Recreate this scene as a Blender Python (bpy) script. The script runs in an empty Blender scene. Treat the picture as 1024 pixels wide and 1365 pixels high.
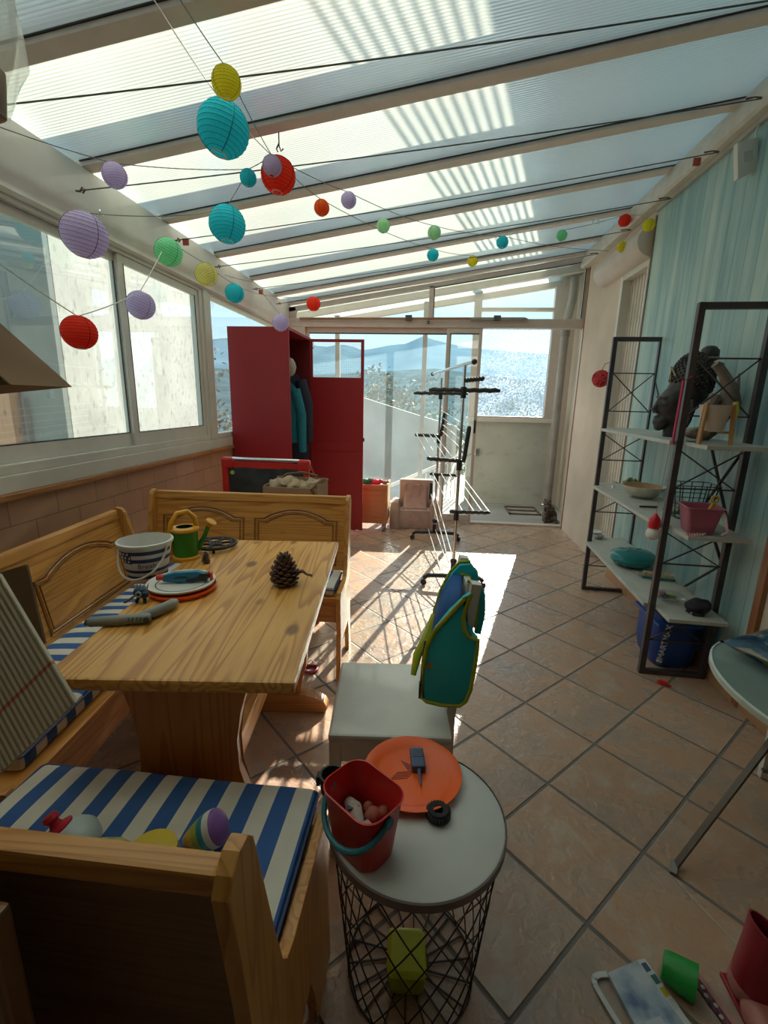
import bpy, bmesh, math, random
from mathutils import Vector, Matrix, Euler, noise as mnoise
R = math.radians
C = bpy.context.scene.collection
SC = bpy.context.scene

# ------------------------------------------------------------------ camera
H = 1.35
cam_d = bpy.data.cameras.new('camera'); cam = bpy.data.objects.new('camera', cam_d); C.objects.link(cam)
yaw, pitch, roll = R(-5.528), R(-13.46), R(1.233)
_f = Vector((math.sin(yaw)*math.cos(pitch), math.cos(yaw)*math.cos(pitch), math.sin(pitch)))
_r = Vector((math.cos(yaw), -math.sin(yaw), 0)); _u = _r.cross(_f)
_r2 = _r*math.cos(roll) + _u*math.sin(roll); _u2 = -_r*math.sin(roll) + _u*math.cos(roll)
cam.matrix_world = Matrix(((_r2.x, _u2.x, -_f.x, 0), (_r2.y, _u2.y, -_f.y, 0), (_r2.z, _u2.z, -_f.z, H), (0, 0, 0, 1)))
cam_d.sensor_fit = 'HORIZONTAL'; cam_d.sensor_width = 36; cam_d.lens = 622.14*36/1024
cam_d.clip_start = 0.02; cam_d.clip_end = 6000
SC.camera = cam
SC.view_settings.view_transform = 'Standard'; SC.view_settings.look = 'None'
SC.view_settings.gamma = 1; SC.view_settings.use_curve_mapping = False
SC.view_settings.exposure = 0.68
SC.cycles.max_bounces = 10; SC.cycles.transparent_max_bounces = 24; SC.cycles.diffuse_bounces = 5
SC.cycles.sample_clamp_indirect = 6

# ------------------------------------------------------------------ sky and sun
SUN_AZ, SUN_EL = R(15.2), R(25.8)
w = bpy.data.worlds.new('sky'); SC.world = w; w.use_nodes = True
nt = w.node_tree; nt.nodes.clear()
_n = nt.nodes.new
tc = _n('ShaderNodeTexCoord'); sp = _n('ShaderNodeSeparateXYZ'); rp = _n('ShaderNodeValToRGB'); bg = _n('ShaderNodeBackground'); ou = _n('ShaderNodeOutputWorld')
nz = _n('ShaderNodeTexNoise'); mp = _n('ShaderNodeMapping'); mx = _n('ShaderNodeMix'); r2 = _n('ShaderNodeValToRGB')
nt.links.new(tc.outputs['Generated'], sp.inputs[0]); nt.links.new(sp.outputs['Z'], rp.inputs[0])
e = rp.color_ramp.elements
e[0].position = 0; e[0].color = (.66, .79, .83, 1); e[1].position = .6; e[1].color = (.34, .50, .70, 1)
k = e.new(.14); k.color = (.50, .74, .87, 1)
mp.inputs['Scale'].default_value = (1, 1, 3.5); nz.inputs['Scale'].default_value = 2.5; nz.inputs['Detail'].default_value = 5
nt.links.new(tc.outputs['Generated'], mp.inputs[0]); nt.links.new(mp.outputs[0], nz.inputs['Vector']); nt.links.new(nz.outputs[0], r2.inputs[0])
r2.color_ramp.elements[0].position = .5; r2.color_ramp.elements[1].position = .75; r2.color_ramp.elements[1].color = (.6, .6, .6, 1)
mx.data_type = 'RGBA'; nt.links.new(r2.outputs[0], mx.inputs['Factor']); nt.links.new(rp.outputs[0], mx.inputs['A']); mx.inputs['B'].default_value = (.85, .93, .95, 1)
nt.links.new(mx.outputs['Result'], bg.inputs[0]); bg.inputs[1].default_value = 1.0
nt.links.new(bg.outputs[0], ou.inputs[0])
sd = bpy.data.lights.new('sun', 'SUN'); sun = bpy.data.objects.new('sun', sd); C.objects.link(sun)
sd.energy = 11.5; sd.angle = R(.3); sd.color = (1, .93, .82)
sdir = Vector((math.sin(SUN_AZ)*math.cos(SUN_EL), math.cos(SUN_AZ)*math.cos(SUN_EL), math.sin(SUN_EL)))
sun.rotation_euler = sdir.to_track_quat('Z', 'Y').to_euler(); sun.location = (3, 9, 5)

# ------------------------------------------------------------------ mesh helpers
class MB:
    def __init__(s): s.b = bmesh.new()
    def box(s, x0, y0, z0, x1, y1, z1, bev=0, m=None):
        g = bmesh.ops.create_cube(s.b, size=1)['verts']
        for v in g:
            v.co = Vector(((x0+x1)/2 + v.co.x*(x1-x0), (y0+y1)/2 + v.co.y*(y1-y0), (z0+z1)/2 + v.co.z*(z1-z0)))
        if m: 
            for v in g: v.co = m @ v.co
        if bev:
            es = list({e for v in g for e in v.link_edges})
            bmesh.ops.bevel(s.b, geom=es, offset=bev, segments=2, affect='EDGES', profile=.6)
        return s
    def bar(s, a, b, w, h=None, up=(0, 0, 1), bev=0):
        h = h or w; a = Vector(a); b = Vector(b); d = b-a; L = d.length; d.normalize()
        x = Vector(up).cross(d)
        if x.length < 1e-4: x = Vector((1, 0, 0)).cross(d)
        x.normalize(); y = d.cross(x)
        m = Matrix(((x.x, y.x, d.x, a.x), (x.y, y.y, d.y, a.y), (x.z, y.z, d.z, a.z), (0, 0, 0, 1)))
        return s.box(-w/2, -h/2, 0, w/2, h/2, L, bev, m)
    def tube(s, pts, r, n=8, closed=False, caps=True):
        P = [Vector(p) for p in pts]; N = len(P); rr = r if isinstance(r, (list, tuple)) else [r]*N
        up = None; rings = []
        for i, p in enumerate(P):
            if closed: t = P[(i+1) % N]-P[i-1]
            else: t = P[min(i+1, N-1)]-P[max(i-1, 0)]
            t.normalize()
            if up is None:
                up = Vector((0, 0, 1)) if abs(t.z) < .9 else Vector((1, 0, 0))
            x = up.cross(t); x.normalize(); up = t.cross(x)
            rings.append([s.b.verts.new(p + (x*math.cos(2*math.pi*k/n) + up*math.sin(2*math.pi*k/n))*rr[i]) for k in range(n)])
        for i in range(N if closed else N-1):
            A, B = rings[i], rings[(i+1) % N]
            for k in range(n): s.b.faces.new((A[k], A[(k+1) % n], B[(k+1) % n], B[k]))
        if caps and not closed:
            s.b.faces.new(rings[0][::-1]); s.b.faces.new(rings[-1])
        return s
    def lathe(s, prof, n=32, c=(0, 0, 0), m=None, sx=1, sy=1):
        rings = []
        for r, z in prof:
            if r < 1e-5: q = [s.b.verts.new((0, 0, z))]
            else: q = [s.b.verts.new((r*sx*math.cos(2*math.pi*k/n), r*sy*math.sin(2*math.pi*k/n), z)) for k in range(n)]
            rings.append(q)
        for A, B in zip(rings, rings[1:]):
            for k in range(n):
                a, b = k, (k+1) % n
                if len(A) == 1 and len(B) == 1: continue
                if len(A) == 1: s.b.faces.new((A[0], B[a], B[b])) 
                elif len(B) == 1: s.b.faces.new((A[b], A[a], B[0]))
                else: s.b.faces.new((A[a], B[a], B[b], A[b]))
        M = Matrix.Translation(Vector(c)) @ (m or Matrix.Identity(4))
        for q in rings:
            for v in q: v.co = M @ v.co
        return s
    def prism(s, poly, t0, t1, plane='xz', m=None, bev=0):
        def P(a, b, t):
            if plane == 'xz': return Vector((a, t, b))
            if plane == 'yz': return Vector((t, a, b))
            return Vector((a, b, t))
        A = [s.b.verts.new(P(a, b, t0)) for a, b in poly]; B = [s.b.verts.new(P(a, b, t1)) for a, b in poly]
        fs = [s.b.faces.new(A), s.b.faces.new(B[::-1])]
        for i in range(len(A)):
            j = (i+1) % len(A); s.b.faces.new((A[j], A[i], B[i], B[j]))
        if m:
            for v in A+B: v.co = m @ v.co
        if bev:
            es = list({e for f in fs for e in f.edges})
            bmesh.ops.bevel(s.b, geom=es, offset=bev, segments=2, affect='EDGES', profile=.6)
        return s
    def ball(s, c, r, sub=3, sc=(1, 1, 1), m=None):
        g = bmesh.ops.create_icosphere(s.b, subdivisions=sub, radius=1)['verts']
        for v in g:
            v.co = Vector((v.co.x*r*sc[0], v.co.y*r*sc[1], v.co.z*r*sc[2]))
            if m: v.co = m @ v.co
            v.co += Vector(c)
        return s
    def quad(s, *p):
        s.b.faces.new([s.b.verts.new(q) for q in p]); return s
    def build(s, name, mat, parent=None, smooth=False, loc=None, rot=None):
        bmesh.ops.recalc_face_normals(s.b, faces=s.b.faces)
        me = bpy.data.meshes.new(name); s.b.to_mesh(me); s.b.free()
        if smooth:
            for p in me.polygons: p.use_smooth = True
            try: me.set_sharp_from_angle(angle=R(42))
            except Exception: pass
        o = bpy.data.objects.new(name, me); C.objects.link(o); o.parent = parent
        if loc: o.location = loc
        if rot: o.rotation_euler = rot
        me.materials.append(mat)
        return o

def tag(o, label, cat, group=None):
    o['label'] = label; o['category'] = cat
    if group: o['group'] = group
    return o
def thing(name, label, cat, loc=(0, 0, 0), rz=0, group=None):
    o = bpy.data.objects.new(name, None); C.objects.link(o); o.empty_display_size = .05
    o.location = loc; o.rotation_euler = (0, 0, rz)
    return tag(o, label, cat, group)
def struct(o, kind='structure'): o['kind'] = kind; return o
def copy_tree(o, parent=None):
    c = o.copy(); C.objects.link(c); c.parent = parent
    for ch in list(o.children): copy_tree(ch, c)
    return c
def arc(cx, cy, r, a0, a1, n): return [(cx+r*math.cos(R(a0+(a1-a0)*i/n)), cy+r*math.sin(R(a0+(a1-a0)*i/n))) for i in range(n+1)]
def catenary(a, b, sag, n=12):
    a = Vector(a); b = Vector(b)
    return [a.lerp(b, i/n) - Vector((0, 0, sag*4*(i/n)*(1-i/n))) for i in range(n+1)]
def rect(w, d, r, n=5):
    o = []
    for cx, cy, a in ((w/2-r, d/2-r, 0), (-w/2+r, d/2-r, 90), (-w/2+r, -d/2+r, 180), (w/2-r, -d/2+r, 270)): o += arc(cx, cy, r, a, a+90, n)
    return o

# ------------------------------------------------------------------ materials
def new_mat(name):
    m = bpy.data.materials.new(name); m.use_nodes = True; m.node_tree.nodes.clear()
    t = m.node_tree; o = t.nodes.new('ShaderNodeOutputMaterial'); return m, t, o
class N:
    def __init__(s, t): s.t = t
    def __call__(s, kind, ins={}, **at):
        n = s.t.nodes.new(kind)
        for k_, v in at.items(): setattr(n, k_, v)
        for k_, v in ins.items():
            if isinstance(v, bpy.types.NodeSocket): s.t.links.new(v, n.inputs[k_])
            else: n.inputs[k_].default_value = v
        return n
    def math(s, op, a, b=None, c=None):
        d = {0: a}
        if b is not None: d[1] = b
        if c is not None: d[2] = c
        return s('ShaderNodeMath', d, operation=op).outputs[0]
    def mix(s, f, a, b, blend='MIX'):
        return s('ShaderNodeMix', {'Factor': f, 6: a, 7: b}, data_type='RGBA', blend_type=blend).outputs[2]
    def ramp(s, v, stops):
        n = s('ShaderNodeValToRGB', {0: v}); e = n.color_ramp.elements
        e[0].position = stops[0][0]; e[0].color = (*stops[0][1], 1); e[1].position = stops[-1][0]; e[1].color = (*stops[-1][1], 1)
        for p, c in stops[1:-1]: q = e.new(p); q.color = (*c, 1)
        return n.outputs[0]
def c4(c): return (*c, 1) if len(c) == 3 else c
def sh(c, f): return tuple(min(1, x*f) for x in c[:3])
MATS = {}
def M(name, col, rough=.5, metal=0, var=.12, scale=12, bump=0, sss=0, coat=0, spec=.5, trans=0, alpha=1):
    """solid colour with slight uneven tone"""
    if name in MATS: return MATS[name]
    m, t, o = new_mat(name); n = N(t)
    tc = n('ShaderNodeTexCoord'); no = n('ShaderNodeTexNoise', {'Vector': tc.outputs['Object'], 'Scale': scale, 'Detail': 4.0})
    col_ = n.ramp(no.outputs[0], [(.3, sh(col, 1-var)), (.7, sh(col, 1+var))])
    p = n('ShaderNodeBsdfPrincipled', {'Base Color': col_, 'Roughness': rough, 'Metallic': metal, 'Coat Weight': coat, 'Specular IOR Level': spec, 'Transmission Weight': trans, 'Alpha': alpha})
    if bump:
        b = n('ShaderNodeBump', {'Height': no.outputs[0], 'Strength': bump, 'Distance': .01}); t.links.new(b.outputs[0], p.inputs['Normal'])
    t.links.new(p.outputs[0], o.inputs[0]); MATS[name] = m; return m
def wood(name, c1, c2, axis='y', s=1.0, rough=.42, knots=True, coat=.15):
    m, t, o = new_mat(name); n = N(t)
    tc = n('ShaderNodeTexCoord')
    sc = {'x': (.6, 9, 9), 'y': (9, .6, 9), 'z': (9, 9, .6)}[axis]
    mp = n('ShaderNodeMapping', {'Vector': tc.outputs['Object'], 'Scale': tuple(q*s for q in sc)})
    nz = n('ShaderNodeTexNoise', {'Vector': mp.outputs[0], 'Scale': .9, 'Detail': 2.0, 'Roughness': .5})
    rings = n.math('FRACT', n.math('MULTIPLY', nz.outputs[0], 15.0))
    rr = n.ramp(rings, [(0, (0, 0, 0)), (.5, (.18,)*3), (.82, (1,)*3), (.9, (1,)*3), (1, (.1,)*3)])
    fine = n('ShaderNodeTexNoise', {'Vector': mp.outputs[0], 'Scale': 14.0, 'Detail': 3.0})
    base = n.mix(rr, c4(c1), c4(c2))
    base = n.mix(.25, base, n.ramp(fine.outputs[0], [(.3, c2), (.7, c1)]))
    if knots:
        mk = n('ShaderNodeMapping', {'Vector': tc.outputs['Object'], 'Scale': tuple((3.2 if q < 1 else 5.5)*s for q in sc)})
        vo = n('ShaderNodeTexVoronoi', {'Vector': mk.outputs[0], 'Scale': 1.0, 'Randomness': 1.0})
        kn = n.ramp(vo.outputs['Distance'], [(.07, (.85,)*3), (.13, (0, 0, 0))])
        base = n.mix(kn, base, c4(sh(c2, .35)))
    p = n('ShaderNodeBsdfPrincipled', {'Base Color': base, 'Roughness': rough, 'Coat Weight': coat, 'Coat Roughness': .3})
    t.links.new(p.outputs[0], o.inputs[0]); return m
def glass(name, dirt=.06, col=(.85, .9, .9), tint=(.97, 1, .99), spots=False, lo=None):
    m, t, o = new_mat(name); n = N(t)
    tr = n('ShaderNodeBsdfTransparent', {0: c4(tint)})
    gl = n('ShaderNodeBsdfGlossy', {'Color': (1, 1, 1, 1), 'Roughness': .02})
    fr = n('ShaderNodeFresnel', {'IOR': 1.45})
    df = n('ShaderNodeBsdfTranslucent', {0: c4(col)})
    tc = n('ShaderNodeTexCoord')
    no = n('ShaderNodeTexNoise', {'Vector': tc.outputs['Object'], 'Scale': 2.2, 'Detail': 4.0})
    f = n.math('MULTIPLY', no.outputs[0], dirt*2)
    if spots:
        n2 = n('ShaderNodeTexNoise', {'Vector': tc.outputs['Object'], 'Scale': 55.0, 'Detail': 6.0, 'Roughness': .75, 'Distortion': .8})
        n3 = n('ShaderNodeTexNoise', {'Vector': tc.outputs['Object'], 'Scale': 2.4, 'Detail': 1.0})
        q = n.math('MULTIPLY', n.ramp(n2.outputs[0], [(.50, (0,)*3), (.60, (1,)*3)]), n.ramp(n3.outputs[0], [(.32, (.15,)*3), (.6, (.9,)*3)]))
        f = n.math('ADD', n.math('MULTIPLY', q, .75), f)
    m1 = n('ShaderNodeMixShader', {0: f, 1: tr.outputs[0], 2: df.outputs[0]})
    m2 = n('ShaderNodeMixShader', {0: n.math('MULTIPLY', fr.outputs[0], .3), 1: m1.outputs[0], 2: gl.outputs[0]})
    t.links.new(m2.outputs[0], o.inputs[0]); return m
def floor_tiles():
    m, t, o = new_mat('terracotta floor tile'); n = N(t)
    tc = n('ShaderNodeTexCoord'); th = R(45.97); s = .3353; p0 = (.2479, 1.7255)
    V = tc.outputs['Object']
    q = n('ShaderNodeVectorMath', {0: V, 1: (p0[0], p0[1], 0)}, operation='SUBTRACT').outputs[0]
    u = n('ShaderNodeVectorMath', {0: q, 1: (math.sin(th)/s, math.cos(th)/s, 0)}, operation='DOT_PRODUCT').outputs['Value']
    v = n('ShaderNodeVectorMath', {0: q, 1: (math.cos(th)/s, -math.sin(th)/s, 0)}, operation='DOT_PRODUCT').outputs['Value']
    def edge(x): 
        f = n.math('FRACT', x); return n.math('MINIMUM', f, n.math('SUBTRACT', 1.0, f))
    d = n.math('MINIMUM', edge(u), edge(v))
    cell = n('ShaderNodeCombineXYZ', {0: n.math('FLOOR', u), 1: n.math('FLOOR', v), 2: 0.0})
    wn = n('ShaderNodeTexWhiteNoise', {'Vector': cell.outputs[0]}, noise_dimensions='3D')
    off = n('ShaderNodeVectorMath', {0: V, 1: wn.outputs['Color']}, operation='ADD').outputs[0]
    n1 = n('ShaderNodeTexNoise', {'Vector': off, 'Scale': 5.0, 'Detail': 6.0, 'Roughness': .6})
    n2 = n('ShaderNodeTexNoise', {'Vector': off, 'Scale': 26.0, 'Detail': 5.0, 'Distortion': .9})
    col = n.ramp(n1.outputs[0], [(.28, (.30, .235, .185)), (.43, (.41, .29, .215)), (.56, (.44, .265, .165)), (.70, (.45, .37, .30))])
    tone = n.math('ADD', .9, n.math('MULTIPLY', wn.outputs['Value'], .2))
    col = n.mix(1.0, col, n('ShaderNodeCombineColor', {0: tone, 1: tone, 2: tone}).outputs[0], 'MULTIPLY')
    g = n.ramp(d, [(.011, (1,)*3), (.02, (0,)*3)])
    col = n.mix(g, col, (.15, .135, .12, 1))
    hh = n.math('SUBTRACT', n.math('MULTIPLY', n2.outputs[0], .42), n.math('MULTIPLY', g, .55))
    hh = n.math('ADD', hh, n.math('MULTIPLY', n1.outputs[0], .35))
    b = n('ShaderNodeBump', {'Height': hh, 'Strength': .75, 'Distance': .012})
    ro = n.math('ADD', .20, n.math('ADD', n.math('MULTIPLY', n1.outputs[0], .16), n.math('MULTIPLY', g, .5)))
    p = n('ShaderNodeBsdfPrincipled', {'Base Color': col, 'Roughness': ro, 'Normal': b.outputs[0], 'Specular IOR Level': .8})
    t.links.new(p.outputs[0], o.inputs[0]); return m
def brick_tiles(name, c1, c2, grout, bw, bh, axes, off=.5, o_=(0, 0, 0), mort=.003):
    m, t, o = new_mat(name); n = N(t)
    tc = n('ShaderNodeTexCoord'); sp = n('ShaderNodeSeparateXYZ', {0: tc.outputs['Object']})
    cb = n('ShaderNodeCombineXYZ', {0: n.math('SUBTRACT', sp.outputs[axes[0]], o_[0]), 1: n.math('SUBTRACT', sp.outputs[axes[1]], o_[1]), 2: 0.0})
    br = n('ShaderNodeTexBrick', {'Vector': cb.outputs[0], 'Color1': c4(c1), 'Color2': c4(c2), 'Mortar': c4(grout), 'Scale': 1.0, 'Mortar Size': mort, 'Mortar Smooth': .2, 'Brick Width': bw, 'Row Height': bh}, offset=off)
    no = n('ShaderNodeTexNoise', {'Vector': tc.outputs['Object'], 'Scale': 8.0, 'Detail': 4.0})
    col = n.mix(.3, br.outputs[0], n.ramp(no.outputs[0], [(.3, sh(c1, .75)), (.7, sh(c1, 1.2))]))
    b = n('ShaderNodeBump', {'Height': br.outputs['Fac'], 'Strength': .5, 'Distance': -.004})
    p = n('ShaderNodeBsdfPrincipled', {'Base Color': col, 'Roughness': .4, 'Normal': b.outputs[0]})
    t.links.new(p.outputs[0], o.inputs[0]); return m
def blue_planks():
    m, t, o = new_mat('blue washed plank'); n = N(t)
    tc = n('ShaderNodeTexCoord'); sp = n('ShaderNodeSeparateXYZ', {0: tc.outputs['Object']})
    y = n.math('DIVIDE', sp.outputs[1], .098)
    cell = n.math('FLOOR', y); f = n.math('FRACT', y); d = n.math('MINIMUM', f, n.math('SUBTRACT', 1.0, f))
    wn = n('ShaderNodeTexWhiteNoise', {'W': cell}, noise_dimensions='1D')
    mp = n('ShaderNodeMapping', {'Vector': tc.outputs['Object'], 'Scale': (1, 6, .7)})
    no = n('ShaderNodeTexNoise', {'Vector': mp.outputs[0], 'Scale': 1.6, 'Detail': 6.0, 'Roughness': .62})
    v = n.math('ADD', no.outputs[0], n.math('MULTIPLY', n.math('SUBTRACT', wn.outputs['Value'], .5), .2))
    col = n.ramp(v, [(.28, (.20, .36, .38)), (.48, (.32, .49, .48)), (.7, (.48, .62, .55))])
    g = n.ramp(d, [(.015, (1,)*3), (.04, (0,)*3)])
    col = n.mix(n.math('MULTIPLY', g, .4), col, (.05, .11, .12, 1))
    b = n('ShaderNodeBump', {'Height': n.math('SUBTRACT', n.math('MULTIPLY', no.outputs[0], .2), g), 'Strength': .4, 'Distance': .004})
    p = n('ShaderNodeBsdfPrincipled', {'Base Color': col, 'Roughness': .5, 'Normal': b.outputs[0]})
    t.links.new(p.outputs[0], o.inputs[0]); return m
def polycarb():
    m, t, o = new_mat('ribbed polycarbonate'); n = N(t)
    tc = n('ShaderNodeTexCoord'); sp = n('ShaderNodeSeparateXYZ', {0: tc.outputs['Object']})
    wv = n.math('SINE', n.math('MULTIPLY', sp.outputs[1], 2*math.pi/.016))
    no = n('ShaderNodeTexNoise', {'Vector': tc.outputs['Object'], 'Scale': 1.6, 'Detail': 3.0})
    cc = n.mix(n.ramp(wv, [(.0, (0,)*3), (1, (1,)*3)]), (.54, .575, .485, 1), (.64, .665, .565, 1))
    b = n('ShaderNodeBump', {'Height': wv, 'Strength': .25, 'Distance': .002})
    tl = n('ShaderNodeBsdfTranslucent', {0: cc, 'Normal': b.outputs[0]})
    tr = n('ShaderNodeBsdfTransparent', {0: (.85, .95, .92, 1)})
    gl = n('ShaderNodeBsdfGlossy', {0: (.8, .85, .85, 1), 'Roughness': .25, 'Normal': b.outputs[0]})
    m1 = n('ShaderNodeMixShader', {0: .05, 1: tl.outputs[0], 2: tr.outputs[0]})
    m2 = n('ShaderNodeMixShader', {0: n.math('MULTIPLY', n('ShaderNodeFresnel', {0: 1.4}).outputs[0], .5), 1: m1.outputs[0], 2: gl.outputs[0]})
    t.links.new(m2.outputs[0], o.inputs[0]); return m
def stripes(name, c1, c2, period, axis=0, off=0):
    m, t, o = new_mat(name); n = N(t)
    tc = n('ShaderNodeTexCoord'); sp = n('ShaderNodeSeparateXYZ', {0: tc.outputs['Object']})
    f = n.math('FRACT', n.math('DIVIDE', n.math('ADD', sp.outputs[axis], off), period))
    s_ = n.math('GREATER_THAN', f, .5)
    no = n('ShaderNodeTexNoise', {'Vector': tc.outputs['Object'], 'Scale': 9.0, 'Detail': 5.0})
    col = n.mix(s_, c4(c1), c4(c2)); col = n.mix(1.0, col, n.ramp(no.outputs[0], [(.3, (.84, .84, .82)), (.6, (1, 1, 1))]), 'MULTIPLY')
    b = n('ShaderNodeBump', {'Height': no.outputs[0], 'Strength': .3, 'Distance': .02})
    p = n('ShaderNodeBsdfPrincipled', {'Base Color': col, 'Roughness': .85, 'Normal': b.outputs[0]})
    t.links.new(p.outputs[0], o.inputs[0]); return m
def plaster(name, c, streak=0):
    m, t, o = new_mat(name); n = N(t)
    tc = n('ShaderNodeTexCoord'); a = n('ShaderNodeTexNoise', {'Vector': tc.outputs['Object'], 'Scale': 1.7, 'Detail': 6.0})
    col = n.ramp(a.outputs[0], [(.3, sh(c, .82)), (.7, sh(c, 1.1))])
    if streak:
        mp = n('ShaderNodeMapping', {'Vector': tc.outputs['Object'], 'Scale': (1, 5, 2.2), 'Rotation': (.5, 0, 0)})
        k_ = n('ShaderNodeTexNoise', {'Vector': mp.outputs[0], 'Scale': 4.0, 'Detail': 7.0, 'Roughness': .7})
        col = n.mix(n.ramp(k_.outputs[0], [(.54, (0,)*3), (.66, (streak,)*3)]), col, (.25, .25, .22, 1))
    p = n('ShaderNodeBsdfPrincipled', {'Base Color': col, 'Roughness': .9}); t.links.new(p.outputs[0], o.inputs[0]); return m

ALU = M('cream lacquered aluminium', (.62, .60, .54), .35, var=.04)
ALU2 = M('rose beige aluminium', (.56, .49, .44), .4, var=.05)
ALUD = M('worn beige aluminium', (.33, .29, .25), .5)
RUB = M('black rubber gasket', (.03, .03, .03), .6)
GLASS = glass('window glass', .025)
MIST = glass('dusty door glass', .05, col=(.36, .46, .5))
FROST = glass('water spotted glass', .06, col=(.30, .36, .46), spots=True)
STEEL = M('chromed steel', (.7, .7, .7), .25, metal=1, var=.05)
BLK = M('black plastic', (.02, .02, .022), .45)
WHT = M('white lacquer', (.72, .71, .68), .35, var=.04)
RED = M('red plastic', (.62, .03, .025), .35, var=.06)

# ------------------------------------------------------------------ room shell
XL, XR, YB = -1.63, 1.48, 5.256
Y0 = -1.6
def roofz(x): return 2.29 + (x+1.63)*.156
struct(MB().box(-1.75, Y0, -.1, 1.6, YB+.02, 0).build('floor', floor_tiles()))
struct(MB().box(-1.75, Y0, 0, XL, YB+.06, .94).build('wall_left', brick_tiles('pink wall tile', (.45, .25, .155), (.52, .31, .20), (.20, .14, .10), .245, .125, (1, 2), .5, (1.737-.245*4, .835-.125*6, 0))))
struct(MB().box(-1.72, Y0, .94, XL+.022, YB, .965, .004).build('trim_1', wood('orange stained wood', (.42, .19, .07), (.28, .11, .035), 'y')))
struct(MB().box(-1.75, Y0, .965, XL+.008, YB+.04, 1.035, .004).build('trim_2', ALU))
# left windows
def window(idx, y0, y1, sashes):
    z0, z1 = 1.035, 2.09
    f = MB()
    f.box(-1.70, y0, z0, XL, y0+.045, z1, .004).box(-1.70, y1-.045, z0, XL, y1, z1, .004)
    f.box(-1.70, y0+.045, z0, XL, y1-.045, z0+.04, .004).box(-1.70, y0+.045, z1-.035, XL, y1-.045, z1, .004)
    o = struct(f.build('window_%d' % idx, ALU))
    for (a, b, dx) in sashes:
        s = MB(); x0, x1 = -1.685+dx, -1.66+dx
        s.box(x0, a, z0+.04, x1, a+.045, z1-.035, .003).box(x0, b-.045, z0+.04, x1, b, z1-.035, .003)
        s.box(x0, a+.045, z0+.04, x1, b-.045, z0+.11, .003).box(x0, a+.045, z1-.075, x1, b-.045, z1-.035, .003)
        s.build('sash', ALU, o)
        MB().box(x0+.009, a+.04, z0+.1, x0+.015, b-.04, z1-.07).build('pane', GLASS, o)
        g = MB(); q = .004
        g.box(x1-.004, a+.045, z0+.11, x1+.001, a+.049, z1-.075).box(x1-.004, b-.049, z0+.11, x1+.001, b-.045, z1-.075).box(x1-.004, a+.045, z0+.11, x1+.001, b-.045, z0+.114)
        g.build('gasket', RUB, o)
    return o
window(1, 1.56, 3.36, [(1.60, 2.51, 0), (2.47, 3.32, .02)])
struct(MB().box(-1.72, 3.36, 1.035, XL+.012, 3.44, 2.09, .008).build('trim_3', ALU))
o = window(2, 3.44, 5.2, []); MB().box(-1.67, 3.48, 1.075, -1.665, 5.16, 2.055).build('pane', GLASS, o)
struct(MB().box(-1.72, -.45, 1.035, XL, 1.46, 2.09).build('wall_left', ALU))  # unseen solid wall added in place of a window to darken the near end
struct(MB().box(-1.72, 1.46, 1.035, XL+.012, 1.56, 2.09, .008).build('trim_4', ALU))
struct(MB().box(-1.72, Y0, 1.035, XL, -.45, 2.09).build('wall_left', ALU))
# eave beam with rounded gutter lip
prof = [(-1.76, 2.075), (-1.615, 2.075), (-1.60, 2.085), (-1.60, 2.11), (-1.585, 2.13), (-1.575, 2.16), (-1.575, 2.318), (-1.59, 2.326), (-1.76, 2.326)]
struct(MB().prism(prof, Y0, YB+.05, 'xz').build('trim_5', M('white painted eave', (.70, .69, .63), .45, var=.08, scale=5), smooth=True))
# roof sheet and rafters
A, B = -1.9, 1.56
roof = MB()
ys = [Y0+.0, -.98, -.345, .285, .95, 1.62, 2.24, 2.87, 3.54, 4.20, 4.83, YB+.02]
for a, b in zip(ys, ys[1:]):
    za, zb = roofz(A)+.05, roofz(B)+.05
    g = roof.b; P = [(A, a), (B, a), (B, b), (A, b)]
    lo = [g.verts.new((x, y, (za if x < 0 else zb))) for x, y in P]
    g.faces.new(lo)
struct(roof.build('ceiling', polycarb()))
struct(MB().box(-1.9, Y0, 2.86, 1.6, 1.0, 2.9).build('ceiling', M('dimming white board', (.7, .68, .64), .7)))  # opaque board added over the near bays to dim the foreground
RAF = M('taupe rafter lacquer', (.76, .68, .61), .45, var=.05)
for i, y in enumerate(ys[1:]):
    r = MB(); wd = .036 if i < 10 else .05
    for x0, x1 in ((XL+.04, XR-.02),):
        r.prism([(x0, roofz(x0)+.028), (x1, roofz(x1)+.028), (x1, roofz(x1)+.045), (x0, roofz(x0)+.045)], y-wd, y+wd, 'xz')
    o = struct(r.build('trim_%d' % (6+i), RAF))
    MB().prism([(A, roofz(A)+.055), (B, roofz(B)+.055), (B, roofz(B)+.135), (A, roofz(A)+.135)], y-.03, y+.03, 'xz').build('glazing_cap', RAF, o)
    MB().prism([(x0, roofz(x0)+.045), (x1, roofz(x1)+.045), (x1, roofz(x1)+.0495), (x0, roofz(x0)+.0495)], y-wd-.006, y+wd+.006, 'xz').build('gasket', RUB, o)
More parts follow.
